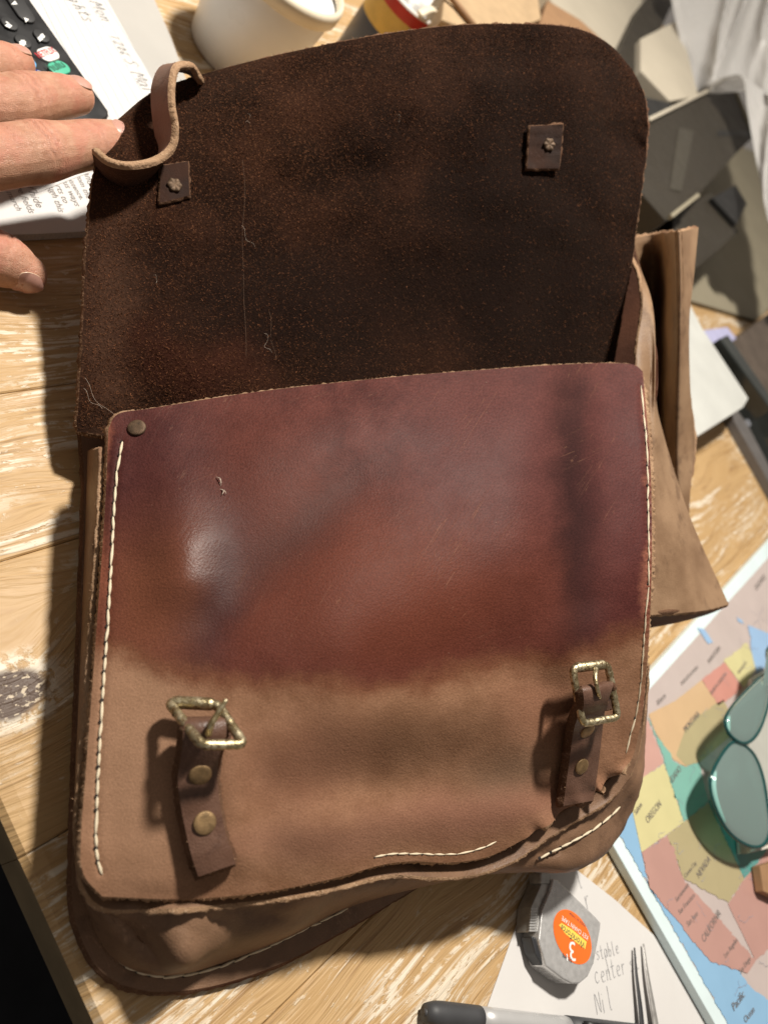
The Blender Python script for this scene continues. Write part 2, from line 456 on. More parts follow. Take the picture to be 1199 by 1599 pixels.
def make_front():
    n = N('oiled_front_leather')
    uv = n.uv(); ob = n.obj()
    warp = n.noise(uv, 7, 3, color=True)
    wv = n.vm('ADD', uv, n.vm('MULTIPLY', n.vm('SUBTRACT', warp, (.5, .5, .5)), (.12, .12, 0)))
    wv2 = n.vm('ADD', uv, n.vm('MULTIPLY', n.vm('SUBTRACT', n.noise(uv, 26, 9, .72, color=True), (.5, .5, .5)), (.09, .09, 0)))
    wv = n.vm('ADD', n.vm('MULTIPLY', wv, (.6, .6, 0)), n.vm('MULTIPLY', wv2, (.4, .4, 0)))
    mott = n.rng(n.noise(uv, 20, 9, .72), .32, .68)
    col = n.mix(mott, (.052, .0140, .0118), (.096, .0285, .0225))
    B = lambda x, y, rx, ry, c, a, rot=0.0, soft=.75: n.mix(n.ma('MULTIPLY', n.blob(wv, x, y, rx, ry, rot, soft), a), col, c)
    col = B(.56, .93, .30, .14, (.108, .029, .016), .9)
    col = B(.42, .80, .12, .16, (.098, .029, .019), .6)
    col = B(.46, .84, .15, .035, (.030, .0125, .011), .5, -.72, .95)  # shading of the diagonal dent painted into the colour
    col = B(.33, .93, .05, .13, (.040, .0150, .0145), .8, .25)
    col = B(.23, .93, .075, .13, (.145, .050, .026), .85, .2)
    col = B(.25, .73, .085, .11, (.042, .012, .012), .55)
    col = B(.77, .70, .13, .13, (.088, .031, .028), .7)
    col = B(.90, .80, .032, .22, (.016, .0065, .0065), .85, -.04)  # vertical crease: its shade is painted into the colour
    col = B(.97, .80, .06, .24, (.080, .0225, .0210), .6)
    # the half below was never under the flap: dusty tan
    sp = n.new('SeparateXYZ'); n.put(sp.inputs[0], wv)
    edge = n.ma('ADD', sp.outputs[1], n.ma('MULTIPLY', n.ma('SUBTRACT', n.noise(uv, 11, 9, .70), .5), .07))
    dip = n.ma('MULTIPLY', n.blob(uv, .50, 1.05, .20, .3, 0, .9), .045)
    risr = n.ma('MULTIPLY', n.rng(n.ma('ABSOLUTE', n.ma('SUBTRACT', sp.outputs[0], .55)), .3, .5), .055)
    t = n.rng(n.ma('ADD', n.ma('SUBTRACT', edge, dip), risr), 0.985, 1.078)
    m2 = n.noise(uv, 14, 9, .7)
    tan = n.mix(n.rng(m2, .3, .7), (.185, .092, .050), (.285, .152, .090))
    tcol = tan
    T = lambda x, y, rx, ry, c, a, rot=0.0: n.mix(n.ma('MULTIPLY', n.blob(wv, x, y, rx, ry, rot, .8), a), tcol, c)
    tcol = T(.22, 1.2, .10, .2, (.315, .185, .115), .7)
    tcol = T(.60, 1.15, .16, .05, (.165, .082, .046), .6, -.15)
    tcol = T(.47, 1.19, .10, .07, (.215, .100, .062), .6, -.3)
    tcol = T(.80, 1.20, .07, .035, (.150, .095, .062), .6, -.3)
    tcol = T(.75, 1.26, .15, .035, (.250, .118, .080), .7, -.12)
    tcol = T(.50, 1.31, .14, .03, (.240, .118, .078), .6, -.06)
    tcol = T(.84, 1.10, .06, .05, (.260, .120, .075), .5)
    mid = n.mix(m2, (.105, .036, .019), (.175, .074, .039))
    col = n.mix(n.rng(t, 0, .5), col, mid); col = n.mix(n.rng(t, .35, 1.0), col, tcol)
    # worn reddish border outside the seam
    bl = n.rng(n.ma('SUBTRACT', sp.outputs[0], n.ma('MULTIPLY', n.ma('SUBTRACT', .70, sp.outputs[1]), .045)), .178, .160)
    col = n.mix(n.ma('MULTIPLY', n.ma('MULTIPLY', bl, .8), n.rng(sp.outputs[1], 1.05, .85)), col, (.250, .085, .050))
    col = n.mix(n.ma('MULTIPLY', n.rng(sp.outputs[0], 1.002, 1.016), .75), col, (.240, .090, .058))
    # scratches, pin holes, dust
    sc = n.noise(n.map(n.map(uv, rot=(0, 0, -.55)), (45, 1.3, 1)), 2.2, 2, .5)
    scm = n.ma('MULTIPLY', n.rng(n.ma('ABSOLUTE', n.ma('SUBTRACT', sc, .5)), .0045, .0015), n.rng(n.noise(uv, 5, 2), .50, .60))
    sc2 = n.noise(n.map(n.map(uv, rot=(0, 0, -1.15)), (38, 1.6, 1)), 2.4, 2, .5)
    scm = n.ma('MAXIMUM', scm, n.ma('MULTIPLY', n.rng(n.ma('ABSOLUTE', n.ma('SUBTRACT', sc2, .5)), .003, .001), n.rng(n.noise(n.map(uv, loc=(3, 1, 0)), 6, 2), .56, .64)))
    col = n.mix(n.ma('MULTIPLY', scm, .20), col, (.30, .15, .09))
    spk = n.rng(n.vor(uv, 62), .035, .015)
    spk = n.ma('MULTIPLY', spk, n.rng(n.noise(uv, 14, 2), .50, .62))
    col = n.mix(n.ma('MULTIPLY', spk, .7), col, (.50, .36, .25))
    dsp = n.ma('MULTIPLY', n.rng(n.vor(n.map(uv, loc=(.37, .2, 0)), 34), .05, .02), n.rng(n.noise(uv, 10, 2), .54, .64))
    col = n.mix(n.ma('MULTIPLY', dsp, .75), col, (.03, .016, .012))
    fg = n.noise(uv, 300, 6, .75)
    col = n.mix(n.mix(t, (.6, .6, .6), (.38, .38, .38)), col, n.mix(n.rng(fg, .3, .7), (.25, .25, .25), (.75, .75, .75)), 'OVERLAY')
    rough = n.mix(t, n.rng(n.noise(uv, 18, 8, .7), .3, .7, .52, .60), n.rng(n.noise(uv, 18, 8, .7), .3, .7, .48, .62))
    rough = n.mix(n.ma('MULTIPLY', n.blob(uv, .287, .87, .055, .075, 0, .9), .8), rough, (.36, .36, .36))
    rough = n.mix(n.ma('MULTIPLY', n.blob(uv, .898, .78, .05, .25, -.04, .9), .9), rough, (.9, .9, .9))
    hgt = n.ma('ADD', n.ma('MULTIPLY', n.vor(uv, 330), .5), n.ma('MULTIPLY', n.noise(uv, 90, 7, .7), 1.0))
    hgt = n.ma('ADD', hgt, n.ma('MULTIPLY', fg, .5))
    hgt = n.ma('SUBTRACT', hgt, n.ma('MULTIPLY', n.ma('ADD', dsp, scm), .5))
    return n.fin(col, rough, n.bump(hgt, .30, .0006), 0, n.ma('ADD', .12, n.ma('MULTIPLY', n.blob(uv, .287, .87, .06, .08, 0, .9), .2)))
M_FRONT = make_front()

def leather(name, a, b, c=None, rough=.55, scale=26, spec=.4, bs=.3):
    n = N(name); co = n.obj()
    f = n.noise(co, scale, 5, .62)
    col = n.mix(n.rng(f, .3, .7), a, b)
    if c: col = n.mix(n.ma('MULTIPLY', n.rng(n.noise(n.map(co, loc=(2, 5, 1)), scale * 1.7, 4, .65), .54, .68), .7), col, c)
    sc = n.noise(n.map(co, (6, 1, 2), rot=(.3, .2, .6)), 60, 2, .5)
    scm = n.ma('MULTIPLY', n.rng(n.ma('ABSOLUTE', n.ma('SUBTRACT', sc, .5)), .008, .002), n.rng(n.noise(co, 30, 2), .52, .62))
    col = n.mix(n.ma('MULTIPLY', scm, .4), col, tuple(min(1, x * 1.9 + .03) for x in b))
    fg = n.noise(co, 1500, 2)
    col = n.mix(.3, col, n.mix(fg, (.3, .3, .3), (.7, .7, .7)), 'OVERLAY')
    hgt = n.ma('ADD', n.ma('MULTIPLY', n.vor(co, 1300), .5), n.ma('MULTIPLY', n.noise(co, 210, 5, .65), 1.1))
    return n.fin(col, n.rng(f, .3, .7, rough - .07, rough + .09), n.bump(hgt, bs, .0008), 0, spec)
M_TAN = leather('tan_gusset_leather', (.180, .104, .056), (.285, .178, .102), (.125, .070, .038), .6)
M_BACK = leather('brown_back_leather', (.150, .082, .046), (.215, .122, .071), (.105, .056, .032), .55)
M_STRAP = leather('strap_leather', (.095, .047, .030), (.140, .074, .050), (.068, .033, .022), .45, 60)
M_LOOP = leather('loop_leather', (.170, .080, .055), (.235, .125, .090), (.13, .060, .042), .52, 60)
M_INNER = leather('inner_leather', (.060, .024, .014), (.100, .042, .025), None, .8, 40, .15)

def make_suede(name='suede', a=(.030, .0125, .0075), b=(.066, .029, .0175), c=(.115, .056, .034), shade=False):
    n = N(name); co = n.obj()
    f = n.noise(co, 30, 5, .65)
    col = n.mix(n.rng(f, .35, .68), a, b)
    sp = n.noise(n.map(co, (1, 1, 1)), 900, 3, .6)
    col = n.mix(n.ma('MULTIPLY', n.rng(sp, .54, .68), .75), col, c)
    lg = n.noise(n.map(co, loc=(4, 2, 0)), 14, 3)
    if not shade: col = n.mix(n.ma('MULTIPLY', n.rng(lg, .53, .68), .5), col, (.085, .030, .019))
    if shade:   # back-lit shade painted into the colour over the middle and right half
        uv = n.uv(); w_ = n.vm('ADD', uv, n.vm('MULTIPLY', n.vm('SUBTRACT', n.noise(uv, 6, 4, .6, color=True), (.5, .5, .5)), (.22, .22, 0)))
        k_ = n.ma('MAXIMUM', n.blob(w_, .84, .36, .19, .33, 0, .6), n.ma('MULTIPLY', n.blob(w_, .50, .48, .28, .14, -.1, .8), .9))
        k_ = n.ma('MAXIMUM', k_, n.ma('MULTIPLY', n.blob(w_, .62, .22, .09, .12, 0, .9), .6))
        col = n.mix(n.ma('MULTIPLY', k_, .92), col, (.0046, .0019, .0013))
        col = n.mix(n.ma('MULTIPLY', n.blob(w_, .17, .50, .05, .16, 0, .9), .5), col, (.085, .042, .026))  # left part painted lighter where the light reaches it
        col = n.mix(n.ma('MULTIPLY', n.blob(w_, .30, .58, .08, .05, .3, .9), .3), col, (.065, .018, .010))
    hgt = n.ma('ADD', n.ma('MULTIPLY', sp, 1.0), n.ma('MULTIPLY', n.noise(co, 420, 4, .7), 1.0))
    m = n.fin(col, .95, n.bump(hgt, .45, .0016), 0, .08)
    n.put(n.b.inputs['Sheen Weight'], .12); n.put(n.b.inputs['Sheen Tint'], (.6, .36, .24)); n.put(n.b.inputs['Sheen Roughness'], .5)
    return m
M_SUEDE = make_suede()
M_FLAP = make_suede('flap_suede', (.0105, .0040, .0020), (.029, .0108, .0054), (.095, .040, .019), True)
M_RAW = make_suede('raw_cut_edge', (.270, .165, .095), (.390, .250, .155), (.50, .35, .23))
M_RAWDARK = make_suede('dark_cut_edge', (.075, .038, .022), (.130, .070, .042), (.20, .12, .075))
M_FIBRE = plain('suede_fibre', (.130, .052, .024), .9, var=.8, scale=500, bump=0, spec=.1)
M_FUZZ = plain('edge_fibre', (.30, .185, .11), .9, var=.4, scale=500, bump=0, spec=.1)
M_LINT = plain('lint', (.55, .46, .38), .9, var=.2, bump=0, spec=.1)
M_THREAD = plain('waxed_thread', (.72, .62, .45), .6, var=.18, scale=700, bump=.4)

def make_brass():
    n = N('tarnished_brass'); co = n.obj()
    f = n.noise(co, 300, 5, .7); p = n.noise(n.map(co, loc=(1, 2, 3)), 620, 4, .7)
    col = n.mix(n.rng(f, .4, .62), (.44, .36, .20), (.62, .55, .38))
    col = n.mix(n.rng(p, .52, .60), col, (.13, .080, .036))
    return n.fin(col, n.rng(f, .3, .7, .30, .52), n.bump(n.ma('ADD', f, p), .45, .0006), n.rng(p, .52, .62, .95, .55), .5)
M_BRASS = make_brass()
M_RIVET = plain('rivet_brass', (.27, .175, .085), .5, .6, var=.35, scale=320, bump=.4)

def make_skin():
    n = N('skin'); co = n.obj()
    f = n.noise(co, 170, 7, .7); g = n.noise(n.map(co, loc=(1, 1, 4)), 75, 5)
    col = n.mix(n.rng(f, .3, .7), (.42, .215, .130), (.56, .325, .215))
    col = n.mix(n.ma('MULTIPLY', n.rng(g, .48, .66), .6), col, (.52, .205, .140))
    at = n.new('Attribute'); at.attribute_name = 'ruddy'
    col = n.mix(n.ma('MULTIPLY', at.outputs['Fac'], .55), col, (.50, .190, .135))
    fold = n.noise(n.map(co, (1.0, 1.0, 1.0)), 520, 4, .65)
    cell = n.vor(co, 1250, 'DISTANCE_TO_EDGE')
    hgt = n.ma('ADD', n.ma('MULTIPLY', fold, .8), n.ma('MULTIPLY', n.rng(cell, 0, .25), .35))
    m = n.fin(col, n.rng(f, .3, .7, .40, .52), n.bump(hgt, .55, .0008), 0, .40)
    n.put(n.b.inputs['Subsurface Weight'], .12); n.b.inputs['Subsurface Radius'].default_value = (1, .35, .2); n.put(n.b.inputs['Subsurface Scale'], .003)
    return m
M_SKIN = make_skin()
M_NAIL = plain('nail', (.48, .26, .205), .34, var=.08, scale=220, bump=.05)
M_NAILTIP = plain('nail_tip', (.58, .44, .31), .35, var=.06, scale=220, bump=.05)

M_PAPER = plain('white_paper', (.63, .615, .60), .75, var=.025, scale=25, bump=.12, spec=.25)
M_PAPER2 = plain('grey_paper', (.42, .405, .38), .75, var=.03, scale=25, bump=.1, spec=.25)
M_PAGES = plain('page_edges', (.62, .58, .52), .85, var=.15, scale=900, bump=.2)
M_RULE = plain('grey_rule', (.40, .42, .46), .8, bump=0)
M_INK = plain('black_ink', (.06, .06, .065), .6, bump=0)
M_PENCIL = plain('pencil', (.34, .34, .35), .6, var=.3, scale=800, bump=0)
M_GREYINK = plain('grey_print', (.22, .20, .19), .8, bump=0)
M_BLACKPL = plain('black_plastic', (.013, .013, .014), .42, var=.1, bump=.15, scale=200)
M_BUTTON = plain('button_rubber', (.022, .022, .023), .55, var=.1, bump=.1, scale=200)
M_WHITEPL = plain('white_plastic', (.80, .79, .76), .32, var=.02, bump=.03)
M_ICON = plain('icon_white', (.82, .82, .80), .5, var=.02, bump=0)
M_GREEN = plain('green_button', (.075, .44, .285), .4, var=.05, bump=.05)
M_SKY = plain('light_blue_button', (.12, .42, .75), .4, var=.05, bump=.05)
M_NAVY = plain('navy_button', (.030, .045, .22), .4, var=.05, bump=.05)
M_RED = plain('red_print', (.62, .02, .03), .5, var=.04, bump=0)
M_DKGREEN = plain('dark_green_print', (.01, .06, .035), .5, bump=0)
M_OLDRIVET = plain('dark_rivet', (.10, .062, .036), .6, .5, var=.4, scale=500, bump=.4)
M_TAB = leather('tab_leather', (.018, .008, .005), (.036, .016, .010), None, .8, 60, .15)
M_HOLE = plain('needle_hole', (.012, .007, .005), .9, bump=0)
M_FLAPRIM = make_suede('flap_cut_edge', (.10, .052, .030), (.18, .10, .060), (.30, .19, .12))
M_FAINT = plain('faint_thread', (.15, .095, .065), .9, var=.2, bump=0, spec=.1)
# ------------------------------------------------------------------ setting
fl = mesh('floor', [(-4, -4, -.75), (5, -4, -.75), (5, 4, -.75), (-4, 4, -.75)], [(0, 1, 2, 3)], M_FLOOR, None, False)
fl['kind'] = 'structure'

EDGE_X = float(P(90, 1465, 0)[0])
table = thing('table', 'worn pine plank table with traces of white paint', 'table', (EDGE_X + .6, 0, 0))
def lane(px, py): return float(P(px, py, 0)[1])
cuts = sorted([lane(30, 868), lane(30, 610), lane(560, 1452), lane(1120, 690)])
lo, hi = cuts[0], cuts[-1]
while lo > -1.0: lo -= .105; cuts.insert(0, lo)
while hi < 1.1: hi += .105; cuts.append(hi)
def plank(y0, y1, x0, x1):
    g = .00015; b = .0007
    prof = [(y0 + g, -.031), (y0 + g, -b), (y0 + g + b, 0), (y1 - g - b, 0), (y1 - g, -b), (y1 - g, -.031)]
    xs = [x0, x0 + .0025, x0 + .008, x1]; dz = [-.0035, -.0009, 0, 0]
    V = []
    for x, d in zip(xs, dz):
        for (y, z) in prof: V.append((x, y, z + (d if z > -.03 else 0)))
    Fs = []; mi = []
    for i in range(3):
        for k in range(5): Fs.append((i * 6 + k, i * 6 + k + 1, (i + 1) * 6 + k + 1, (i + 1) * 6 + k)); mi.append(0)
        Fs.append((i * 6 + 5, i * 6, (i + 1) * 6, (i + 1) * 6 + 5)); mi.append(1)
    Fs.append((0, 1, 2, 3, 4, 5)); mi.append(1)
    Fs.append((18, 19, 20, 21, 22, 23)[::-1]); mi.append(1)
    return mesh('plank', V, [f[::-1] for f in Fs], [M_WOOD, M_ENDWOOD], table, False, mi=mi)
for a, b in zip(cuts[:-1], cuts[1:]):
    plank(a, b, EDGE_X, EDGE_X + 1.9)
# ------------------------------------------------------------------ the bag
bag = thing('leather_bag', 'large worn burgundy and tan leather saddlebag with its flap lifted open', 'bag', P(560, 1250, 0))

class Surf:
    """height of a built sheet at a photo position, so that straps and stitches sit on it"""
    def __init__(s, G): s.g = G.reshape(-1, 3)
    def h(s, x, y):
        d = (s.g[:, 0] - x) ** 2 + (s.g[:, 1] - y) ** 2
        k = np.argpartition(d, 6)[:6]; w = 1 / (d[k] + 1.0)
        return float((s.g[k, 2] * w).sum() / w.sum())
    def top(s):
        s.h = lambda x, y: float(s.g[(s.g[:, 0] - x) ** 2 + (s.g[:, 1] - y) ** 2 < 60][:, 2].max()); return s
    def P(s, x, y, d=0.0): return P(x, y, s.h(x, y) + d)

def seg_d(X, Y, ax, ay, bx, by):
    """distance to a segment and position along it"""
    dx, dy = bx - ax, by - ay; t = np.clip(((X - ax) * dx + (Y - ay) * dy) / (dx * dx + dy * dy), 0, 1)
    return np.hypot(X - ax - t * dx, Y - ay - t * dy), t

# --- front panel
f_top = [(170, 668, .052), (186, 646, .054), (240, 637, .059), (400, 612, .076), (600, 590, .099), (800, 574, .124), (900, 568, .138), (960, 567, .147), (990, 570, .152), (1003, 580, .154)]
f_left = [(170, 668, .052), (164, 800, .050), (150, 1000, .047), (135, 1200, .043), (127, 1310, .040), (131, 1365, .038), (160, 1400, .037)]
f_right = [(1003, 580, .154), (1010, 660, .153), (1016, 750, .148), (1017, 880, .138), (1012, 1000, .127), (1004, 1100, .115), (994, 1160, .108), (984, 1192, .103)]
f_bot = [(160, 1400, .037), (280, 1404, .045), (400, 1395, .051), (520, 1372, .057), (590, 1352, .062), (640, 1345, .066), (700, 1347, .069), (760, 1338, .073), (815, 1312, .079),
         (860, 1286, .083), (905, 1256, .089), (945, 1228, .096), (984, 1192, .103)]
low = lambda L: [(x, y, h - .018 * min(1, max(0, (x - 500) / 240)) * min(1, max(0, (y - 900) / 260))) for x, y, h in L]
f_right, f_bot = low(f_right), low(f_bot)
FPIX = coons(f_top, f_bot, f_left, f_right, 230, 250)
X, Y = FPIX[..., 0], FPIX[..., 1]
uu = np.linspace(0, 1, 250)[None]; vv = np.linspace(0, 1, 230)[:, None]
FPIX[..., 2] += .013 * (np.sin(np.pi * uu) * np.sin(np.pi * vv)) ** 1.0
def dent(ax, ay, bx, by, w, amp):
    d, t = seg_d(X, Y, ax, ay, bx, by)
    FPIX[..., 2] += amp * np.exp(-(d / w) ** 2)
dent(893, 640, 905, 930, 42, -.0038); 
dent(790, 690, 800, 840, 90, .0040)
dent(330, 950, 540, 775, 62, -.0030); dent(285, 860, 290, 900, 62, .0065); dent(560, 1000, 700, 930, 110, .0035)
dent(260, 690, 275, 760, 60, .0025); dent(400, 700, 600, 640, 60, .0016)
dent(430, 1235, 800, 1215, 55, -.0028); dent(480, 1290, 820, 1262, 40, .0020); dent(560, 1120, 760, 1100, 60, .003)
dent(355, 1180, 370, 1330, 36, .0025); dent(855, 1080, 865, 1230, 40, -.0035)
FPIX[..., 2] += .0009 * lattice_noise(X.shape, (5, 6), 3) + .00012 * lattice_noise(X.shape, (18, 20), 4)
# the lower right rim is crumpled into short pleats
wav = np.clip((X - 812) / 50, 0, 1) * np.exp(-(1 - vv) * 34)
ph = (X - Y * .75) / 9.5
FPIX[..., 2] += .0022 * wav * np.sin(ph + 1.2 * np.sin(ph * .37))
FPIX[..., 0] += 2.0 * wav * np.cos(ph * 1.13); FPIX[..., 1] += 4.0 * wav * np.sin(ph + 1.2 * np.sin(ph * .37)) - 4 * wav
X, Y = FPIX[..., 0], FPIX[..., 1]
seam_l = [(191, 690), (183, 740), (178, 800), (174, 880), (168, 980), (161, 1080), (155, 1180), (151, 1270), (151, 1330), (158, 1362)]
seam_r = [(1001, 604), (1003, 640), (1009, 700), (1011, 800), (1012, 870), (1010, 930), (1004, 1000), (1000, 1060), (992, 1115), (980, 1160), (976, 1185)]
for sm in (seam_l, seam_r):
    sp_ = spline(sm, 60)
    d = np.min(np.hypot(X[..., None] - sp_[:, 0], Y[..., None] - sp_[:, 1]), -1)
    FPIX[..., 2] -= .0007 * np.exp(-(d / 5.0) ** 2)
FRONT = Surf(FPIX)
Gf = P(FPIX[..., 0], FPIX[..., 1], FPIX[..., 2])
front = sheet('front_panel', Gf, .0044, (M_FRONT, M_SUEDE, M_RAW), bag, uv=FPIX[..., :2] / 1000, rough=.0004, fuzz=9000, fuzz_len=.0011, fuzz_mat=M_FUZZ)
front['label'] = 'burgundy front panel with dusty tan lower third'

# --- back panel lying on the table
b_left = [(127, 676, .006), (132, 760, .006), (128, 900, .0055), (121, 1100, .005), (114, 1300, .005), (113, 1395, .005), (122, 1450, .005), (150, 1508, .0048), (190, 1538, .0045)]
b_bot = [(190, 1538, .0045), (250, 1549, .0045), (340, 1538, .0045), (450, 1500, .005), (560, 1440, .0045), (700, 1360, .0045), (860, 1300, .012)]
b_top = [(127, 676, .006), (400, 655, .012), (700, 640, .028), (940, 640, .055)]
b_right = [(940, 640, .055), (950, 900, .052), (930, 1150, .030), (860, 1300, .012)]
BPIX = coons(b_top, b_bot, b_left, b_right, 90, 90)
Gb = P(BPIX[..., 0], BPIX[..., 1], BPIX[..., 2])
BACK = Surf(BPIX)
sheet('back_panel', Gb, .0036, (M_BACK, M_BACK, M_RAWDARK), bag, rough=.0002, fuzz=1500, fuzz_len=.0008, fuzz_mat=M_FUZZ)

# --- gusset: flange under the front panel's rim, wall, and seam on the back panel
gus = [  # flange edge             tucked in                  wall                       foot
    ((163, 700, .0465), (176, 700, .043), (158, 705, .024), (146, 705, .007)),
    ((157, 820, .0445), (172, 820, .041), (152, 820, .024), (143, 820, .007)),
    ((146, 1000, .0415), (162, 1000, .038), (142, 1000, .021), (137, 1000, .007)),
    ((131, 1200, .0375), (148, 1200, .034), (131, 1200, .019), (130, 1200, .007)),
    ((123, 1310, .0345), (142, 1310, .031), (128, 1315, .018), (130, 1330, .007)),
    ((128, 1376, .0325), (150, 1360, .029), (140, 1390, .022), (148, 1416, .007)),
    ((160, 1416, .0315), (172, 1392, .029), (185, 1440, .024), (178, 1480, .007)),
    ((225, 1420, .0350), (228, 1396, .032), (245, 1485, .028), (229, 1508, .007)),
    ((290, 1417, .0395), (292, 1394, .036), (285, 1493, .030), (288, 1509, .007)),
    ((350, 1412, .0425), (352, 1390, .039), (345, 1460, .024), (350, 1491, .007)),
    ((450, 1400, .0480), (450, 1378, .044), (445, 1440, .026), (446, 1455, .007)),
    ((540, 1381, .0530), (538, 1358, .049), (530, 1400, .030), (532, 1412, .008)),
    ((610, 1366, .0580), (606, 1344, .054), (610, 1378, .036), (615, 1385, .016)),
    ((680, 1370, .0630), (676, 1346, .059), (690, 1368, .044), (700, 1352, .026)),
    ((740, 1366, .0660), (735, 1340, .062), (765, 1356, .050), (780, 1330, .034)),
    ((800, 1345, .0700), (790, 1318, .067), (835, 1352, .056), (850, 1318, .040)),
    ((850, 1312, .0760), (838, 1288, .073), (890, 1351, .061), (890, 1300, .046)),
    ((905, 1278, .0815), (892, 1252, .078), (942, 1325, .066), (915, 1270, .050)),
    ((955, 1246, .0880), (940, 1222, .084), (975, 1275, .073), (940, 1230, .053)),
    ((986, 1206, .0960), (968, 1190, .092), (995, 1222, .083), (955, 1190, .056)),
    ((1001, 1150, .1040), (985, 1150, .100), (1000, 1155, .085), (960, 1140, .058)),
    ((1012, 1040, .1180), (996, 1040, .113), (1006, 1040, .090), (965, 1020, .060)),
]
gus = [low(g) for g in gus]
rows = [spline([g[k] for g in gus], 240) for k in range(4)]
prof = np.stack(rows)                                            # 4 x 240 x 3
GP = np.stack([spline(prof[:, j], 34) for j in range(240)], 1)   # 34 x 240 x 3
amp = np.sin(np.pi * np.linspace(0, 1, 34))[:, None]
GP[..., 2] += amp * (.004 * lattice_noise((34, 240), (3, 22), 11) + .0015 * lattice_noise((34, 240), (7, 60), 12))
GP[..., 1] += amp * 5 * lattice_noise((34, 240), (2, 16), 13)
# the corner fold that pokes out under the seam
d, t_ = seg_d(GP[..., 0], GP[..., 1], 283, 1425, 284, 1488); GP[..., 2] += .0065 * np.exp(-(d / (52 - 26 * t_)) ** 2)
d, _ = seg_d(GP[..., 0], GP[..., 1], 205, 1440, 265, 1498); GP[..., 2] -= .004 * np.exp(-(d / 16) ** 2)
Gg = P(GP[..., 0], GP[..., 1], GP[..., 2])
GUS = Surf(GP)
sheet('gusset', Gg, .0026, (M_BACK, M_BACK, M_RAW), bag, rough=.0003, fuzz=6000, fuzz_len=.0011, fuzz_mat=M_FUZZ)

# --- right side gusset flaring out to a folded corner
r_top = [hd(*p) for p in ((990, 578, .447), (996, 530, .453), (1003, 480, .461), (1000, 430, .468), (984, 392, .476))]
r_right = [hd(*p) for p in ((984, 392, .476), (1007, 440, .479), (1014, 510, .477), (1017, 590, .470), (1036, 680, .470), (1078, 810, .473))] + [(1137, 944, .110)]
r_left = [r_top[0], (1000, 640, .147), (1002, 750, .138), (998, 880, .126), (988, 962, .116)]
r_bot = [(988, 962, .116), (1050, 958, .118), (1100, 953, .114), (1137, 944, .110)]
RP = coons(r_top, r_bot, r_left, r_right, 70, 40)
RP[..., 2] += .0025 * lattice_noise((70, 40), (5, 3), 21)
sheet('side_gusset', P(RP[..., 0], RP[..., 1], RP[..., 2]), .0028, (M_TAN, M_INNER, M_RAW), bag, rough=.0003, fuzz=2600, fuzz_len=.0012, fuzz_mat=M_FUZZ)
ub = [(988, 962, .112), (1050, 958, .117), (1100, 953, .110), (1136, 945, .1075)]
uu_ = [(988, 985, .085), (1050, 974, .085), (1100, 961, .090), (1133, 948, .100)]
UP_ = np.stack([np.linspace(a, b, 30) for a, b in zip(spline(ub, 30), spline(uu_, 30))], 1)
sheet('gusset_fold', P(UP_[..., 0], UP_[..., 1], UP_[..., 2]), .0026, (M_INNER, M_INNER, M_RAWDARK), bag)

# --- lining seen through the open mouth beside the flap
ln_ = coons([hd(*p) for p in ((920, 360, .505), (990, 388, .500))], [hd(*p) for p in ((920, 650, .505), (1000, 630, .490))], [hd(*p) for p in ((920, 360, .505), (920, 500, .510), (920, 650, .505))], [hd(*p) for p in ((990, 388, .500), (1008, 480, .495), (1000, 630, .490))], 20, 12)
sheet('lining', P(ln_[..., 0], ln_[..., 1], ln_[..., 2]), .003, (M_INNER, M_INNER, M_RAWDARK), bag)

# --- flap, suede side towards us
l_bot = [(120, 674, .026), (300, 690, .044), (600, 642, .074), (850, 612, .104), (954, 602, .119)]
l_left = [(180, 190, .062), (156, 235, .060), (143, 300, .056), (134, 420, .047), (128, 560, .036), (120, 674, .026)]
l_top = [(180, 190, .062)] + [hd(*p) for p in ((240, 143, .396), (330, 112, .401), (450, 82, .409), (600, 53, .420), (720, 39, .430), (840, 38, .441), (905, 46, .447), (952, 70, .452), (986, 108, .456))]
l_right = [hd(*p) for p in ((986, 108, .456), (1006, 148, .460), (1011, 200, .464), (1003, 285, .470), (986, 410, .477), (965, 530, .484), (954, 602, .489))]
l_bot[-1] = l_right[-1]
LP = coons(l_top, l_bot, l_left, l_right, 130, 170)
LP[..., 2] += .0035 * lattice_noise((130, 170), (4, 5), 31) + .0010 * lattice_noise((130, 170), (11, 14), 32)
LP[..., 2] += -.007 * np.sin(np.pi * np.linspace(0, 1, 170))[None] * np.sin(np.pi * np.linspace(0, 1, 130))[:, None]
LP[..., 0] += 1.2 * lattice_noise((130, 170), (30, 40), 33) * (np.abs(np.linspace(-1, 1, 170)) ** 20)[None]
FLAP = Surf(LP)
Gl = P(LP[..., 0], LP[..., 1], LP[..., 2])
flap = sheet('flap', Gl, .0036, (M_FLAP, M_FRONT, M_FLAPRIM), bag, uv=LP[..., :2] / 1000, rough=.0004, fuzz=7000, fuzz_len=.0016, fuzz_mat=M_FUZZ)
flap['label'] = 'dark suede inner side of the lifted flap'
NF = 60000
ii = rng.integers(2, 127, NF); jj = rng.integers(1, 168, NF); fa = rng.uniform(0, 1, (NF, 2))
pp = Gl[ii, jj] + (Gl[ii + 1, jj] - Gl[ii, jj]) * fa[:, :1] + (Gl[ii, jj + 1] - Gl[ii, jj]) * fa[:, 1:]
nl, _ = grid_normals(Gl)
dd = rng.normal(0, 1, (NF, 3)) + nl[ii, jj] * .55; dd /= np.linalg.norm(dd, axis=1, keepdims=True)
dd += nl[ii, jj] * np.maximum(0, -np.sum(dd * nl[ii, jj], 1, keepdims=True)) * 1.6
qx = LP[ii, jj]; shaded = np.exp(-((qx[:, 0] - 720) / 230) ** 2 - ((qx[:, 1] - 430) / 150) ** 2)  # fewer fibres where the flap's shade is painted in
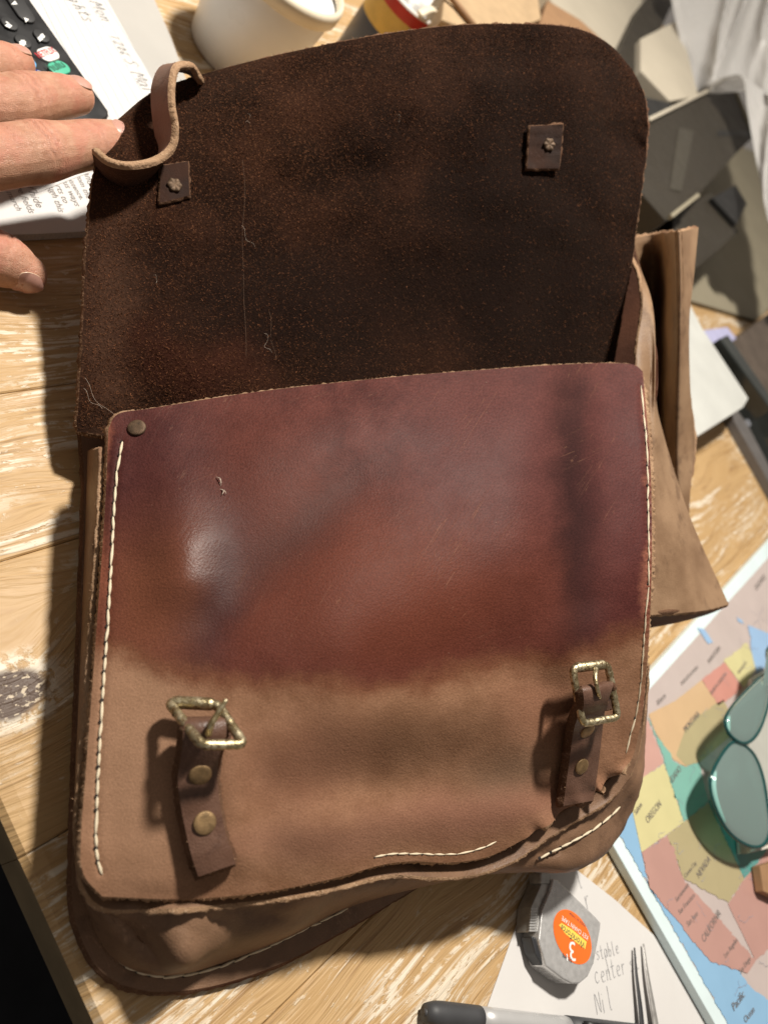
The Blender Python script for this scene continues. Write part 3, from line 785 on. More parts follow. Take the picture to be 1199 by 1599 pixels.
keep = rng.uniform(0, 1, NF) > .75 * shaded
pp, dd = pp[keep], dd[keep]; NF = len(pp)
fibres('suede_nap', pp, dd * rng.uniform(.0004, .0016, (NF, 1)) , .00012, M_FIBRE, flap)

def bent_thread(name, surf, pts, r, mat, parent, lift=.0008):
    q = spline(pts, 8 * len(pts)); k = np.linspace(0, 1, len(q))
    W = np.array([surf.P(x, y, lift) for x, y in q]) + UP * (.0012 * np.sin(k * 9))[:, None]
    V, Fs = tube(W, r, 5); return mesh(name, V, Fs, mat, parent)
for pts in ([(377, 352), (384, 368), (392, 380), (398, 388)], [(133, 590), (142, 610), (150, 622), (166, 640), (178, 648)], [(131, 606), (140, 622), (160, 640)],
            [(386, 178), (390, 184), (384, 190), (389, 194)], [(412, 520), (418, 530), (415, 541), (424, 552)], [(240, 430), (246, 436), (243, 444)], [(620, 180), (625, 187), (621, 193)], [(470, 610), (476, 603), (484, 606)]):
    bent_thread('loose_thread', FLAP, pts, .00005, M_LINT, bag)
for pts in ([(379, 250), (381, 300), (379, 360), (382, 420), (381, 480), (384, 560)], [(420, 486), (424, 520), (430, 566)]):
    bent_thread('loose_thread', FLAP, pts, .00006, M_FAINT, bag)
for pts in ([(338, 745), (344, 752), (343, 760), (352, 772)], [(341, 748), (348, 764), (346, 774)]):
    bent_thread('loose_thread', FRONT, pts, .00016, M_LINT, bag, .0003)

# --- stitches
def capsule_mesh():
    p, r = round_ends([(-.42, 0, 0), (0, 0, 0), (.42, 0, 0)], [.8, 1.0, .8], 2)
    p = np.array([[-.5, 0, 0], [-.42, 0, 0], [0, 0, .35], [.42, 0, 0], [.5, 0, 0]]); r = np.array([.35, .8, 1.0, .8, .35])
    V, Fs = tube(p * [1, 1, 1], r, 8)
    me = bpy.data.meshes.new('stitch'); me.from_pydata(V.tolist(), [], Fs); me.materials.append(M_THREAD)
    me.polygons.foreach_set('use_smooth', np.ones(len(me.polygons), dtype=bool)); return me
ST = capsule_mesh()
def stitches(surf, pts, pitch, r=.00066, lift=.0001, gap=.40, jit=.12):
    holes = []
    q = spline(pts, 400); s = np.concatenate([[0], np.cumsum(np.hypot(*np.diff(q[:, :2], axis=0).T))])
    t = 0.0
    while t < s[-1] - pitch * .6:
        L = pitch * rng.uniform(1 - jit, 1 + jit)
        if rng.uniform() < .12: L *= 1.55
        a = [np.interp(t + L * gap * .5, s, q[:, k]) for k in (0, 1)]; b = [np.interp(t + L * (1 - gap * .5), s, q[:, k]) for k in (0, 1)]
        A, Bq = surf.P(a[0], a[1], lift), surf.P(b[0], b[1], lift)
        ex = Vector(Bq - A); ln = ex.length; ex.normalize()
        ey = Vector((0, 0, 1)).cross(ex).normalized(); ez = ex.cross(ey)
        ang = rng.normal(0, .06); ex2 = ex * math.cos(ang) + ey * math.sin(ang); ey2 = ez.cross(ex2)
        o = bpy.data.objects.new('stitch', ST); COL.objects.link(o); o.parent = bag
        M = Matrix((ex2 * ln, ey2 * r, ez * r)).transposed().to_4x4(); M.translation = Vector((A + Bq) / 2)
        o.matrix_parent_inverse = Matrix.Translation(-bag.location); o.matrix_basis = M
        hp = [np.interp(t, s, q[:, k_]) for k_ in (0, 1)]; holes.append((surf.P(hp[0], hp[1], lift + .0001), ez))
        t += L
    VV, FF = [], []
    for c, z in holes:
        z = np.array(z); a_ = np.cross(z, [.3, .8, .1]); a_ /= np.linalg.norm(a_); b_ = np.cross(z, a_); k0 = len(VV)
        for e_, hz in ((1.0, 0.0), (.6, .00012)):
            VV += [c + z * hz + r * 1.35 * e_ * (a_ * math.cos(x) + b_ * math.sin(x)) for x in np.linspace(0, 2 * math.pi, 8, endpoint=False)]
        FF += [(k0 + i, k0 + (i + 1) % 8, k0 + 8 + (i + 1) % 8, k0 + 8 + i) for i in range(8)] + [tuple(range(k0 + 8, k0 + 16))]
    mesh('needle_holes', np.array(VV), FF, M_HOLE, bag)['kind'] = 'stuff'
stitches(FRONT, seam_l, 23)
stitches(FRONT, seam_r, 27, .0006, .0, .38, .3)
stitches(FRONT, [(585, 1338), (620, 1333), (700, 1334), (740, 1328), (785, 1310)], 19, .0005, -.0002, .40)
GUSW = Surf(GP).top()
stitches(GUSW, [(842, 1340), (872, 1325), (908, 1306), (940, 1285), (970, 1258)], 19, .00065, .0030, .36)
stitches(BACK, [(146, 1420), (155, 1452), (170, 1482), (195, 1507), (228, 1521), (265, 1525), (300, 1521), (350, 1507), (420, 1478), (480, 1449), (540, 1420)], 22, .0006, .0008, .36)

# --- rivets
def disc(name, c, nrm, r, hgt, mat, parent, seg=22, flower=0):
    nrm = np.asarray(nrm, float); nrm /= np.linalg.norm(nrm)
    a = np.cross(nrm, [.3, .9, .2]); a /= np.linalg.norm(a); b = np.cross(nrm, a)
    V = []; prof = [(1.0, -.3), (1.0, .45), (.9, .8), (.6, .97), (.25, 1.0)]
    for rr, z in prof:
        for k in range(seg):
            th = 2 * math.pi * k / seg; q = r * rr * (1 + flower * .22 * math.cos(th * 6)) ; zz = hgt * (z + (flower * .8 * math.cos(th * 6) if rr > .5 else -flower * .9))
            V.append(c + nrm * zz + a * q * math.cos(th) + b * q * math.sin(th))
    Fs = [(i * seg + k, i * seg + (k + 1) % seg, (i + 1) * seg + (k + 1) % seg, (i + 1) * seg + k) for i in range(4) for k in range(seg)] + [tuple(4 * seg + k for k in range(seg))]
    return mesh(name, np.array(V), Fs, mat, parent)
def surf_normal(S, x, y):
    a = S.P(x - 14, y) - S.P(x + 14, y); b = S.P(x, y - 14) - S.P(x, y + 14)
    n_ = np.cross(a, b); n_ /= np.linalg.norm(n_)
    return n_ if n_ @ (CAMPOS - S.P(x, y)) > 0 else -n_
disc('corner_rivet', FRONT.P(214, 668, .0006), surf_normal(FRONT, 230, 690), .0040, .0009, M_OLDRIVET, bag)

# --- buckle straps
def lift3(L): return [(x, y, d) for x, y, d in L]
def buckle_strap(rws, rivets, corners, bar, prong, thick, lbl_s, lbl_b, rod=.0018):
    L = spline([(a, b, d) for a, b, _, _, d in rws], 70); R = spline([(a, b, d) for _, _, a, b, d in rws], 70)
    k = np.linspace(0, 1, 12)[None, :, None]
    S = L[:, None] * (1 - k) + R[:, None] * k
    base = np.array([[FRONT.h(x, y) for x, y in row] for row in S[..., :2]])
    base = base.mean(1, keepdims=True) * .5 + base * .5
    S[..., 2] += .0010 + base - .0012 * (np.linspace(-1, 1, 12) ** 2)[None]
    G = P(S[..., 0], S[..., 1], S[..., 2])
    st = sheet('buckle_strap', G, thick, (M_STRAP, M_STRAP, M_RAWDARK), bag, rough=.0002, fuzz=900, fuzz_len=.0007, fuzz_mat=M_FUZZ)
    st['label'] = lbl_s
    SS = Surf(S[25:])
    for x, y in rivets: disc('rivet', SS.P(x, y, .0001), surf_normal(SS, x, y), .0041, .0007, M_RIVET, st)
    c4 = np.array([FRONT.P(x, y, d) for x, y, d in lift3(corners)])
    loop = []
    for i in range(4):
        a, b, c = c4[i - 1], c4[i], c4[(i + 1) % 4]
        loop += [b + (a - b) * .13, b + (a - b) * .035 + (c - b) * .035, b + (c - b) * .13]
        loop += [b + (c - b) * .5]
    q = spline(loop, 90, True); q = np.vstack([q, q[:1], q[1:2]])
    V, Fs = tube(q, rod * (1 + .10 * np.sin(np.arange(len(q)) * 1.7) * rng.uniform(0, 1, len(q))), 12, False)
    bk = mesh('buckle', V, Fs, M_BRASS, bag); bk['label'] = lbl_b
    a, b = c4[0], c4[1]
    p, r = round_ends([a + (b - a) * .16, a + (b - a) * .5, a + (b - a) * .84], rod * 1.32)
    V, Fs = tube(p, r, 14); mesh('roller', V, Fs, M_BRASS, bk)
    V, Fs = tube(np.array([FRONT.P(x, y, d) for x, y, d in lift3(bar)]), rod * .8, 10); mesh('centre_bar', V, Fs, M_BRASS, bk)
    q = spline(np.array([FRONT.P(x, y, d) for x, y, d in lift3(prong)]), 16)
    p, r = round_ends(q, np.linspace(.00125, .0009, 16)); V, Fs = tube(p, r, 9); mesh('prong', V, Fs, M_BRASS, bk)
buckle_strap([(291, 1152, 346, 1148, .003), (290, 1130, 350, 1126, .005), (292, 1119, 354, 1117, .0095), (290, 1126, 357, 1123, .0150), (286, 1150, 353, 1150, .0155),
              (283, 1182, 343, 1182, .0110), (278, 1215, 340, 1213, .0062), (283, 1260, 344, 1255, .0052), (293, 1310, 352, 1298, .0052), (302, 1345, 361, 1325, .0056), (310, 1369, 368, 1349, .0062)],
             [(313, 1210), (320, 1285)], [(263, 1096, .0075), (340, 1100, .0085), (381, 1162, .0175), (315, 1163, .0215)],
             [(281, 1130, .0120), (320, 1132, .0115), (362, 1132, .0115)], [(326, 1146, .0185), (330, 1132, .0205), (340, 1114, .0205), (352, 1095, .0205)], .0060,
             'doubled brown strap with two rivets, its loose end curling up', 'speckled brass buckle tilted off the leather')
buckle_strap([(906, 1104, 946, 1096, .003), (904, 1084, 946, 1074, .005), (906, 1070, 953, 1062, .010), (909, 1076, 957, 1069, .0155), (911, 1102, 950, 1092, .0165),
              (901, 1122, 943, 1116, .0125), (894, 1148, 940, 1142, .0062), (887, 1200, 934, 1194, .0055), (879, 1259, 926, 1250, .0055)],
             [(917, 1142), (908, 1197)], [(893, 1043, .0095), (948, 1037, .0095), (964, 1120, .0150), (909, 1130, .0165)],
             [(899, 1086, .0125), (925, 1084, .0115), (957, 1080, .0115)], [(930, 1045, .0125), (929, 1060, .0165), (933, 1080, .0185), (936, 1090, .0165)], .0060,
             'brown strap with two rivets lying flat', 'speckled brass roller buckle')

# --- tabs riveted inside the flap
for quad, rv in (([(252, 259), (294, 252), (296, 305), (250, 317)], (273, 289)), ([(828, 197), (879, 194), (873, 263), (823, 263)], (857, 226))):
    q = np.array(quad, float); a = np.linspace(0, 1, 12)
    A = q[0] + (q[1] - q[0]) * a[:, None]; Bq = q[3] + (q[2] - q[3]) * a[:, None]
    T = A[None] * (1 - a)[:, None, None] + Bq[None] * a[:, None, None]
    hh = np.array([[FLAP.h(x, y) + .0016 for x, y in r_] for r_ in T])
    tb = sheet('leather_tab', P(T[..., 0], T[..., 1], hh), .0024, (M_TAB, M_TAB, M_RAWDARK), bag, rough=.0003, fuzz=250, fuzz_len=.001)
    disc('rivet', FLAP.P(*rv, .0018), surf_normal(FLAP, *rv), .0036, .0010, M_OLDRIVET, tb, 30, .3)

# --- carrying loop hooked round the finger
e1 = [(318, 122, .099), (304, 100, .105), (288, 95, .107), (270, 101, .107), (263, 130, .105), (263, 165, .101), (268, 200, .096), (262, 228, .091), (236, 246, .088), (200, 252, .086), (172, 246, .084), (155, 232, .080)]
e2 = [(318, 124, .090), (300, 106, .093), (275, 99, .095), (250, 104, .094), (237, 132, .092), (236, 165, .087), (240, 200, .081), (245, 240, .075), (230, 268, .071), (200, 279, .069), (176, 270, .067), (158, 250, .064)]
a, b = spline(e1, 90), spline(e2, 90); k = np.linspace(0, 1, 10)[None, :, None]
HP = a[:, None] * (1 - k) + b[:, None] * k
sheet('carrying_loop', P(HP[..., 0], HP[..., 1], HP[..., 2]), .0040, (M_LOOP, M_SUEDE, M_RAW), bag, rough=.0004, fuzz=2200, fuzz_len=.0011, fuzz_mat=M_FUZZ)

# ------------------------------------------------------------------ leather sleeve standing behind the bag
s_top = [hd(*p) for p in ((975, 374, .545), (1020, 366, .550), (1060, 362, .520), (1090, 355, .525))]
s_left = [hd(*p) for p in ((975, 374, .545), (990, 600, .570), (1000, 900, .600))]
s_right = [hd(*p) for p in ((1090, 355, .525), (1083, 430, .528), (1076, 500, .532), (1077, 600, .537), (1084, 690, .543), (1077, 770, .550), (1072, 900, .560))]
s_bot = [hd(*p) for p in ((1000, 900, .600), (1036, 900, .590), (1072, 900, .560))]
SP = coons(s_top, s_bot, s_left, s_right, 90, 60)
rid = SP[..., 0] - (1056 + 4 * np.sin((SP[..., 1] - 360) / 70))
SP[..., 2] += .012 * np.exp(-(rid / 20) ** 2) - .016 * np.exp(-((SP[..., 0] - 1018) / 17) ** 2) * np.clip((SP[..., 1] - 380) / 70, 0, 1)
SP[..., 2] += .0012 * lattice_noise((90, 60), (6, 3), 41)
sl = sheet('leather_sleeve', P(SP[..., 0], SP[..., 1], SP[..., 2]), .0036, (M_TAN, M_TAN, M_RAW), None, rough=.0004)
tag(sl, 'dusty tan leather sleeve standing upright behind the right side of the bag', 'leather sleeve')
# ------------------------------------------------------------------ the hand
def build_hand():
    chains = {  # x, y, height, radius
        'index': [(-330, 262, .088, .0150), (-150, 258, .099, .0128), (-60, 252, .104, .0124), (20, 243, .107, .0118), (62, 238, .109, .0119), (105, 231, .109, .0104), (148, 225, .109, .0097), (176, 222, .1085, .0091)],
        'middle': [(-330, 190, .078, .0150), (-150, 168, .088, .0122), (-50, 164, .094, .0118), (10, 163, .097, .0116), (40, 158, .098, .0115), (85, 152, .098, .0100), (118, 150, .0975, .0083)],
        'ring': [(-330, 130, .066, .0140), (-150, 105, .076, .0115), (-70, 104, .082, .0112), (-25, 104, .085, .0110), (8, 101, .0855, .0096), (27, 99, .085, .0078)],
        'thumb': [(-330, 330, .058, .0200), (-220, 345, .050, .0170), (-120, 368, .041, .0145), (-50, 388, .034, .0136), (0, 405, .030, .0134), (26, 417, .028, .0118), (42, 426, .027, .0095)],
        'palm': [(-560, 230, .055, .030), (-430, 240, .062, .030), (-330, 225, .068, .024)],
    }
    for k in chains:      # x, y, height, radius
        chains[k] = [(x, y, h * .55, r * (H - h * .55) / (H - h)) for x, y, h, r in chains[k]]
    VV, FF = [], []; off = 0; axes = {}
    for k, ch in chains.items():
        c = np.array(ch, float); W = P(c[:, 0], c[:, 1], c[:, 2])
        q = spline(np.hstack([W, c[:, 3:]]), 40)
        axes[k] = (q[:, :3], q[:, 3])
        p, r = round_ends(q[:, :3], q[:, 3], 6)
        V, Fs = tube(p, r, 20, True, .93)
        VV.append(V); FF += [tuple(i + off for i in f) for f in Fs]; off += len(V)
    me = bpy.data.meshes.new('hand'); me.from_pydata(np.vstack(VV).tolist(), [], FF)
    tmp = bpy.data.objects.new('hand_tmp', me); COL.objects.link(tmp)
    rm = tmp.modifiers.new('r', 'REMESH'); rm.mode = 'VOXEL'; rm.voxel_size = .00085
    sm = tmp.modifiers.new('s', 'SMOOTH'); sm.iterations = 4; sm.factor = .5
    dg = bpy.context.evaluated_depsgraph_get(); dg.update()
    m2 = bpy.data.meshes.new_from_object(tmp.evaluated_get(dg))
    bpy.data.objects.remove(tmp)
    V = np.zeros(len(m2.vertices) * 3); m2.vertices.foreach_get('co', V); V = V.reshape(-1, 3)
    Nn = np.zeros(len(V) * 3); m2.vertices.foreach_get('normal', Nn); Nn = Nn.reshape(-1, 3)
    ruddy = np.zeros(len(V)); disp = np.zeros(len(V))
    # knuckle folds: fine grooves across each joint, and swollen joints between them
    folds = {'index': [(66, 9, 1.0), (136, 4, .55), (0, 3, .4)], 'middle': [(38, 8, 1.0), (92, 4, .55), (-20, 4, .4)], 'ring': [(6, 3, .6)], 'thumb': [(4, 5, .8)]}
    for k, L in folds.items():
        ax, rr = axes[k]
        px = np.interp(np.arange(40), np.arange(40), np.arange(40))
        c = np.array(chains[k]); xs = spline(np.hstack([P(c[:, 0], c[:, 1], c[:, 2]), c[:, :1]]), 40)[:, 3]
        d2 = ((V[:, None, :] - ax[None]) ** 2).sum(-1); near = d2.argmin(1); dist = np.sqrt(d2.min(1))
        tdir = np.gradient(ax, axis=0); tdir /= np.linalg.norm(tdir, axis=1, keepdims=True)
        along = np.sum((V - ax[near]) * tdir[near], 1)
        own = dist < rr[near] * 1.25
        for x0, nfold, a in L:
            i0 = np.abs(xs - x0).argmin(); p0 = ax[i0]
            s = np.sum((V - p0) * tdir[i0], 1)
            topside = np.clip(Nn @ (np.array([0, 0, 1.0]) * .8 + w_dir([0, -.5, 0])), 0, 1)
            w = np.exp(-(s / .0088) ** 2) * own * topside
            side = np.cross(tdir[i0], UP); side /= np.linalg.norm(side)
            lat = (V - p0) @ side
            bend = s + 9.0 * lat ** 2 * np.sign(s) + .0006 * np.sin(lat * 700 + x0)
            disp -= w * a * .00075 * (np.cos(bend / .0075 * math.pi * nfold * .42) > .35) * np.exp(-(s / .006) ** 2)
            disp += w * .0005 * a
            ruddy = np.maximum(ruddy, w * .9)
    for k in ('index', 'middle', 'ring', 'thumb'):
        d = np.linalg.norm(V - axes[k][0][-1], axis=1); ruddy = np.maximum(ruddy, .8 * np.exp(-(d / .014) ** 2))
    V = V + Nn * disp[:, None]
    m2.vertices.foreach_set('co', V.ravel())
    at = m2.attributes.new('ruddy', 'FLOAT', 'POINT'); at.data.foreach_set('value', ruddy.astype(np.float32))
    m2.polygons.foreach_set('use_smooth', np.ones(len(m2.polygons), dtype=bool)); m2.update()
    root = thing('person', "person's left hand reaching in, index finger hooked in the bag's leather loop", 'person', P(-100, 250, 0))
    m2.name = 'hand'; m2.materials.clear()
    link('hand', m2, root, [M_SKIN])
    return root, axes
person, AX = build_hand()

def nail(k, face, length, width, back=.0005, tip=.18):
    """curved plate bedded in the end of a finger; face = which way it looks (camera frame)"""
    ax, rr = AX[k]
    t = ax[-1] - ax[-4]; t /= np.linalg.norm(t); r = rr[-1]
    f = w_dir(face); f -= t * (f @ t); f /= np.linalg.norm(f); s = np.cross(t, f)
    n, m = 20, 17
    G = np.zeros((n, m, 3)); end = ax[-1] + t * (r * .96)
    seg = np.linalg.norm(ax - ax[-1], axis=1)
    for i in range(n):
        u = i / (n - 1)                                  # 0 cuticle .. 1 free edge
        wl = width * (1 - .30 * (1 - u) ** 4 - .18 * u ** 8)
        s_end = r * .96 - length * (1 - u)               # >0 : in the domed end
        if s_end > 0: rl = math.sqrt(max(r * r - s_end * s_end * .72, (r * .45) ** 2))
        else: rl = float(np.interp(-s_end, seg[::-1], rr[::-1]))
        for j in range(m):
            v = (j / (m - 1)) * 2 - 1
            ang = v * wl / r
            rad = rl * (1.0 - .02 * abs(math.cos(ang))) + .0002 - .0008 * (1 - u) ** 4
            cut = -length * .16 * (v * v) * (u * u) + length * .12 * v * v * (1 - u)
            G[i, j] = end - t * (length * (1 - u)) + t * cut + f * (math.cos(ang) * rad) + s * (math.sin(ang) * rad)
    o = sheet('fingernail', G, .0006, (M_NAIL, M_NAIL, M_NAILTIP), person)
    return o
nail('index', (.25, -.05, -1), .0135, .0076)
nail('middle', (.20, -.45, -.9), .0130, .0072)
nail('ring', (.15, -.5, -.9), .0115, .0066)
nail('thumb', (-.15, .75, -.8), .0135, .0085)
# ------------------------------------------------------------------ papers, notepad, remote
pad = thing('notepad', 'ruled white notepad with handwritten lines under the remote', 'notepad', P(150, 60, 0))
def paper_block(name, pts, z0, z1, mat, parent): return prism(name, pix_poly(pts, z1), z0, z1, mat, parent)
paper_block('page', [(-140, -160), (75, -160), (168, 0), (262, 168), (215, 240), (60, 300), (-120, 120)], .0042, .0060, M_PAPER, pad)
paper_block('backing_sheet', [(-150, -165), (130, -165), (242, 0), (268, 60), (300, 150), (262, 200), (60, 310), (-130, 130)], .0003, .0040, M_PAPER2, pad)
VR, FR = [], []
for i in range(9):
    f = i / 8.0
    a, b = P(58 + 100 * f, -10 + 4 * f, .0060), P(168 + 82 * f, 205 - 65 * f, .0060)
    sd = np.cross(b - a, UP); sd /= np.linalg.norm(sd); k = len(VR); w = .00022 if i in (0, 8) else .00010
    VR += [a - sd * w + UP * .00015, a + sd * w + UP * .00015, b + sd * w + UP * .00015, b - sd * w + UP * .00015]; FR.append((k, k + 1, k + 2, k + 3))
mesh('ruled_lines', VR, FR, M_RULE, pad, False)
handwriting([('ghts', (106, -4), (134, 36)), ('Mon', (140, 2), (162, 36)), ('1206', (172, 56), (192, 88)), ('S.', (195, 92), (204, 112)), ('Main', (204, 112), (236, 160))], .0060, .00019, M_INK, pad, .0003)

booklet = thing('booklet', 'open white printed booklet lying under the hand', 'booklet', P(60, 320, 0))
paper_block('pages', [(-260, 150), (60, 195), (175, 215), (150, 300), (140, 362), (60, 366), (-20, 369), (-260, 376)], .0003, .0050, M_PAGES, booklet)
paper_block('top_page', [(-260, 152), (60, 197), (172, 217), (147, 300), (137, 361), (60, 365), (-20, 368), (-260, 375)], .0052, .0055, M_PAPER, booklet)
lettering([('march', (10, 300), (27, 329)), ('rge fields', (22, 286), (46, 333)), ('ld hide', (37, 284), (58, 324)), ('through this', (66, 268), (92, 331)), ('hearts to', (78, 272), (100, 317)),
           ('en us ways', (90, 268), (118, 322)), ('xistence.', (104, 276), (126, 312)), ('from the', (117, 270), (136, 310)), ('and', (130, 268), (138, 288))], .0055, M_GREYINK, booklet, shear=.12)

remote = thing('remote_control', 'black television remote with coloured channel buttons at the left edge', 'remote control', P(60, 80, .006))
RT = .0230
rp = [(2, -72), (48, -1), (170, 172), (171, 180), (163, 188), (30, 240), (16, 238), (-150, 30), (-190, -40)]
prism('body', pix_poly(rp, RT), .0063, RT, M_BLACKPL, remote, .0022, 4, True)
def button(cx, cy, dx, dy, L, W, mat, hgt=.0016, nm='button'):
    """pill lying along the photo direction dx, dy"""
    c = P(cx, cy, RT); e = P(cx + dx, cy + dy, RT) - c; e /= np.linalg.norm(e); s = np.cross(UP, e)
    pts = []
    for k in range(28):
        th = 2 * math.pi * k / 28; x = math.cos(th) * W; y = math.sin(th) * W
        q = c + e * (x + (L - W) * np.sign(round(x, 6))) + s * y
        pts.append((q[0], q[1]))
    return prism(nm, pts, RT - .0006, RT + hgt, mat, remote, .0006, 2, True)
def icon(btn, shapes, hgt=.0016):
    VV, FF = [], []
    for sh in shapes:
        k = len(VV); VV += [P(x, y, RT + hgt + .00025) for x, y in sh]; FF.append(tuple(range(k, k + len(sh))))
    mesh('icon', VV, FF, M_ICON, btn, False)
AX_R = (6.5, 10)     # along the remote
bt = button(29, 10, *AX_R, .0132, .0056, M_BUTTON, nm='rocker_button')
icon(bt, [[(18, 7), (24, 1), (28, 7)], [(38, 27), (46, 30), (41, 35)]])
bt = button(14.5, 39.5, *AX_R, .0048, .0047, M_BUTTON)
icon(bt, [[(8, 40), (13, 36), (20, 40), (16, 44)], [(9, 34), (11, 33), (16, 37), (14, 38)]])
bt = button(36, 67, *AX_R, .0048, .0047, M_BUTTON)
gear = [(36 + (6.2 if k % 2 else 4.4) * math.cos(k * math.pi / 8), 67 + (5.8 if k % 2 else 4.1) * math.sin(k * math.pi / 8)) for k in range(16)]
icon(bt, [gear])
bt = button(64.5, 58.5, *AX_R, .0048, .0047, M_BUTTON)
icon(bt, [[(59, 59), (64, 55), (68, 61), (63, 65)], [(63, 54), (67, 52), (71, 57), (69, 60)]])
CR = (10, -3.4)      # across the remote
bt = button(75, 87, *CR, .0074, .0046, M_WHITEPL, nm='white_button')
lettering([('NETFLIX', (62.5, 91.5), (89.5, 81.5), 1.35)], RT + .0016, M_RED, bt, lift=.00025)
bt = button(92, 109, *CR, .0074, .0046, M_GREEN, nm='green_button')
lettering([('hulu', (82, 112.5), (103.5, 104.5), 1.0)], RT + .0016, M_DKGREEN, bt, lift=.00025)
bt = button(39, 101, *CR, .0070, .0045, M_SKY, nm='light_blue_button')
bt = button(56, 123, *CR, .0074, .0046, M_NAVY, nm='navy_button')
lettering([('Disney+', (43, 123.5), (67.5, 115.5), 1.2)], RT + .0016, M_ICON, bt, lift=.00025)

# ------------------------------------------------------------------ tape measure, note, tweezers, pen
note = thing('note_paper', 'white note sheet with pencil words under the tape measure', 'paper', P(880, 1500, 0))
paper_block('sheet', [(848, 1330), (872, 1330), (905, 1362), (960, 1405), (1020, 1460), (1130, 1580), (1230, 1720), (700, 1760), (742, 1625), (790, 1490)], .0003, .0007, M_PAPER, note)
handwriting([('stable', (932, 1500), (968, 1487)), ('|', (951, 1522), (960, 1516)), ('center st', (930, 1536), (1000, 1512)), ('l', (906, 1388), (914, 1383)), ('r', (916, 1420), (926, 1415)), ('Nil', (932, 1586), (962, 1573))], .0007, .00022, M_PENCIL, note, .0002)

M_CHROME = plain('scuffed_chrome', (.66, .655, .65), .24, .55, var=.12, scale=300, bump=.06)
M_STEEL = plain('brushed_steel', (.45, .44, .42), .36, .6, var=.2, scale=200, bump=.15)
M_DARKPL = plain('dark_grey_plastic', (.030, .031, .034), .45, bump=.1)
M_ORANGE = plain('orange_sticker', (.86, .155, .020), .45, var=.05, bump=.03)
M_YELLOW = plain('yellow_sticker', (.86, .62, .10), .45, var=.04, bump=.02)
tape = thing('tape_measure', 'small chrome key chain tape measure with orange sticker on the note sheet', 'tape measure', P(880, 1450, .0008))
TZ = .0135
top = [(863, 1372), (871, 1374), (930, 1432), (938, 1441), (937, 1452), (927, 1505), (918, 1525), (905, 1536), (893, 1536), (880, 1529), (853, 1509), (841, 1467), (846, 1420), (858, 1392)]
prism('case', pix_poly(top, TZ), .0008, TZ, M_CHROME, tape, .0011, 3, True)
c0 = np.array(pix_poly(top, TZ)); 
# mouth: recessed ribbed blade end between the side plates
mouth = pix_poly([(846, 1378), (860, 1380), (854, 1396), (843, 1418), (838, 1455), (826, 1456), (829, 1416), (840, 1392)], .0115)
prism('mouth_liner', mouth, .0012, .0115, M_STEEL, tape, .0006, 2)
for k in range(9):
    y = 1418 + k * 4.3
    q = pix_poly([(829 - k * .35, y), (839.5 - k * .2, y), (839.5 - k * .2, y + 2), (829 - k * .35, y + 2)], .0121)
    prism('rib', q, .0110, .0121, M_CHROME, tape)
prism('end_hook', pix_poly([(843, 1362), (860, 1362), (859, 1381), (845, 1380)], .0126), .0030, .0126, M_STEEL, tape, .0012, 3, True)
prism('thumb_lock', pix_poly([(829, 1462), (838, 1464), (852, 1503), (847, 1508), (836, 1490)], .0110), .0030, .0110, M_DARKPL, tape, .0008, 2)
# oval sticker
cc, aa, bb = (893, 1463), (24.5, -9.0), (17.0, 42.0)
def oval(s, n_=40): return [(cc[0] + s * (aa[0] * math.cos(t) + bb[0] * math.sin(t)), cc[1] + s * (aa[1] * math.cos(t) + bb[1] * math.sin(t))) for t in np.linspace(0, 2 * math.pi, n_, endpoint=False)]
stk = flat_patch('sticker', oval(1.0), TZ, M_ORANGE, tape, .0002)
def lpx(x, y): return (780 + x / 5.45, 1340 + y / 5.45)
yb = flat_patch('yellow_band', [lpx(500, 570), lpx(522, 552), lpx(612, 608), lpx(735, 712), lpx(722, 775), lpx(640, 712), lpx(555, 645)], TZ, M_YELLOW, stk, .0003)
lettering([('WorkForce', lpx(722, 722), lpx(520, 562), 1.25)], TZ, M_INK, stk, lift=.0004)
lettering([("3'", lpx(634, 716), lpx(554, 704), 1.0)], TZ, M_ICON, stk, lift=.0003)
lettering([('KEY CHAIN TAPE', lpx(748, 662), lpx(528, 490), 1.2)], TZ, M_ICON, stk, lift=.0003)
lettering([('585-095', lpx(612, 858), lpx(534, 806), 1.2)], TZ, M_INK, stk, lift=.0003)
lettering([('MADE IN CHINA', lpx(725, 565), lpx(590, 455), 1.2)], TZ, M_INK, stk, lift=.0003)

tw = thing('tweezers', 'slim steel tweezers with dark outer arm lying on the note sheet', 'tweezers', P(1000, 1540, .0008))
for pts, r, mt in (([(990, 1480, .003), (993, 1520, .004), (1000, 1580, .005), (1006, 1660, .005)], [.0007, .0014, .0020, .0022], M_DARKPL),
                   ([(1004, 1474, .003), (1010, 1520, .0042), (1020, 1580, .005), (1032, 1660, .005)], [.0007, .0016, .0024, .0026], M_STEEL)):
    q = np.array(pts); W = spline(P(q[:, 0], q[:, 1], q[:, 2]), 24)
    V, Fs = tube(W, np.interp(np.linspace(0, 3, 24), range(4), r), 10, True, .45); mesh('arm', V, Fs, mt, tw)

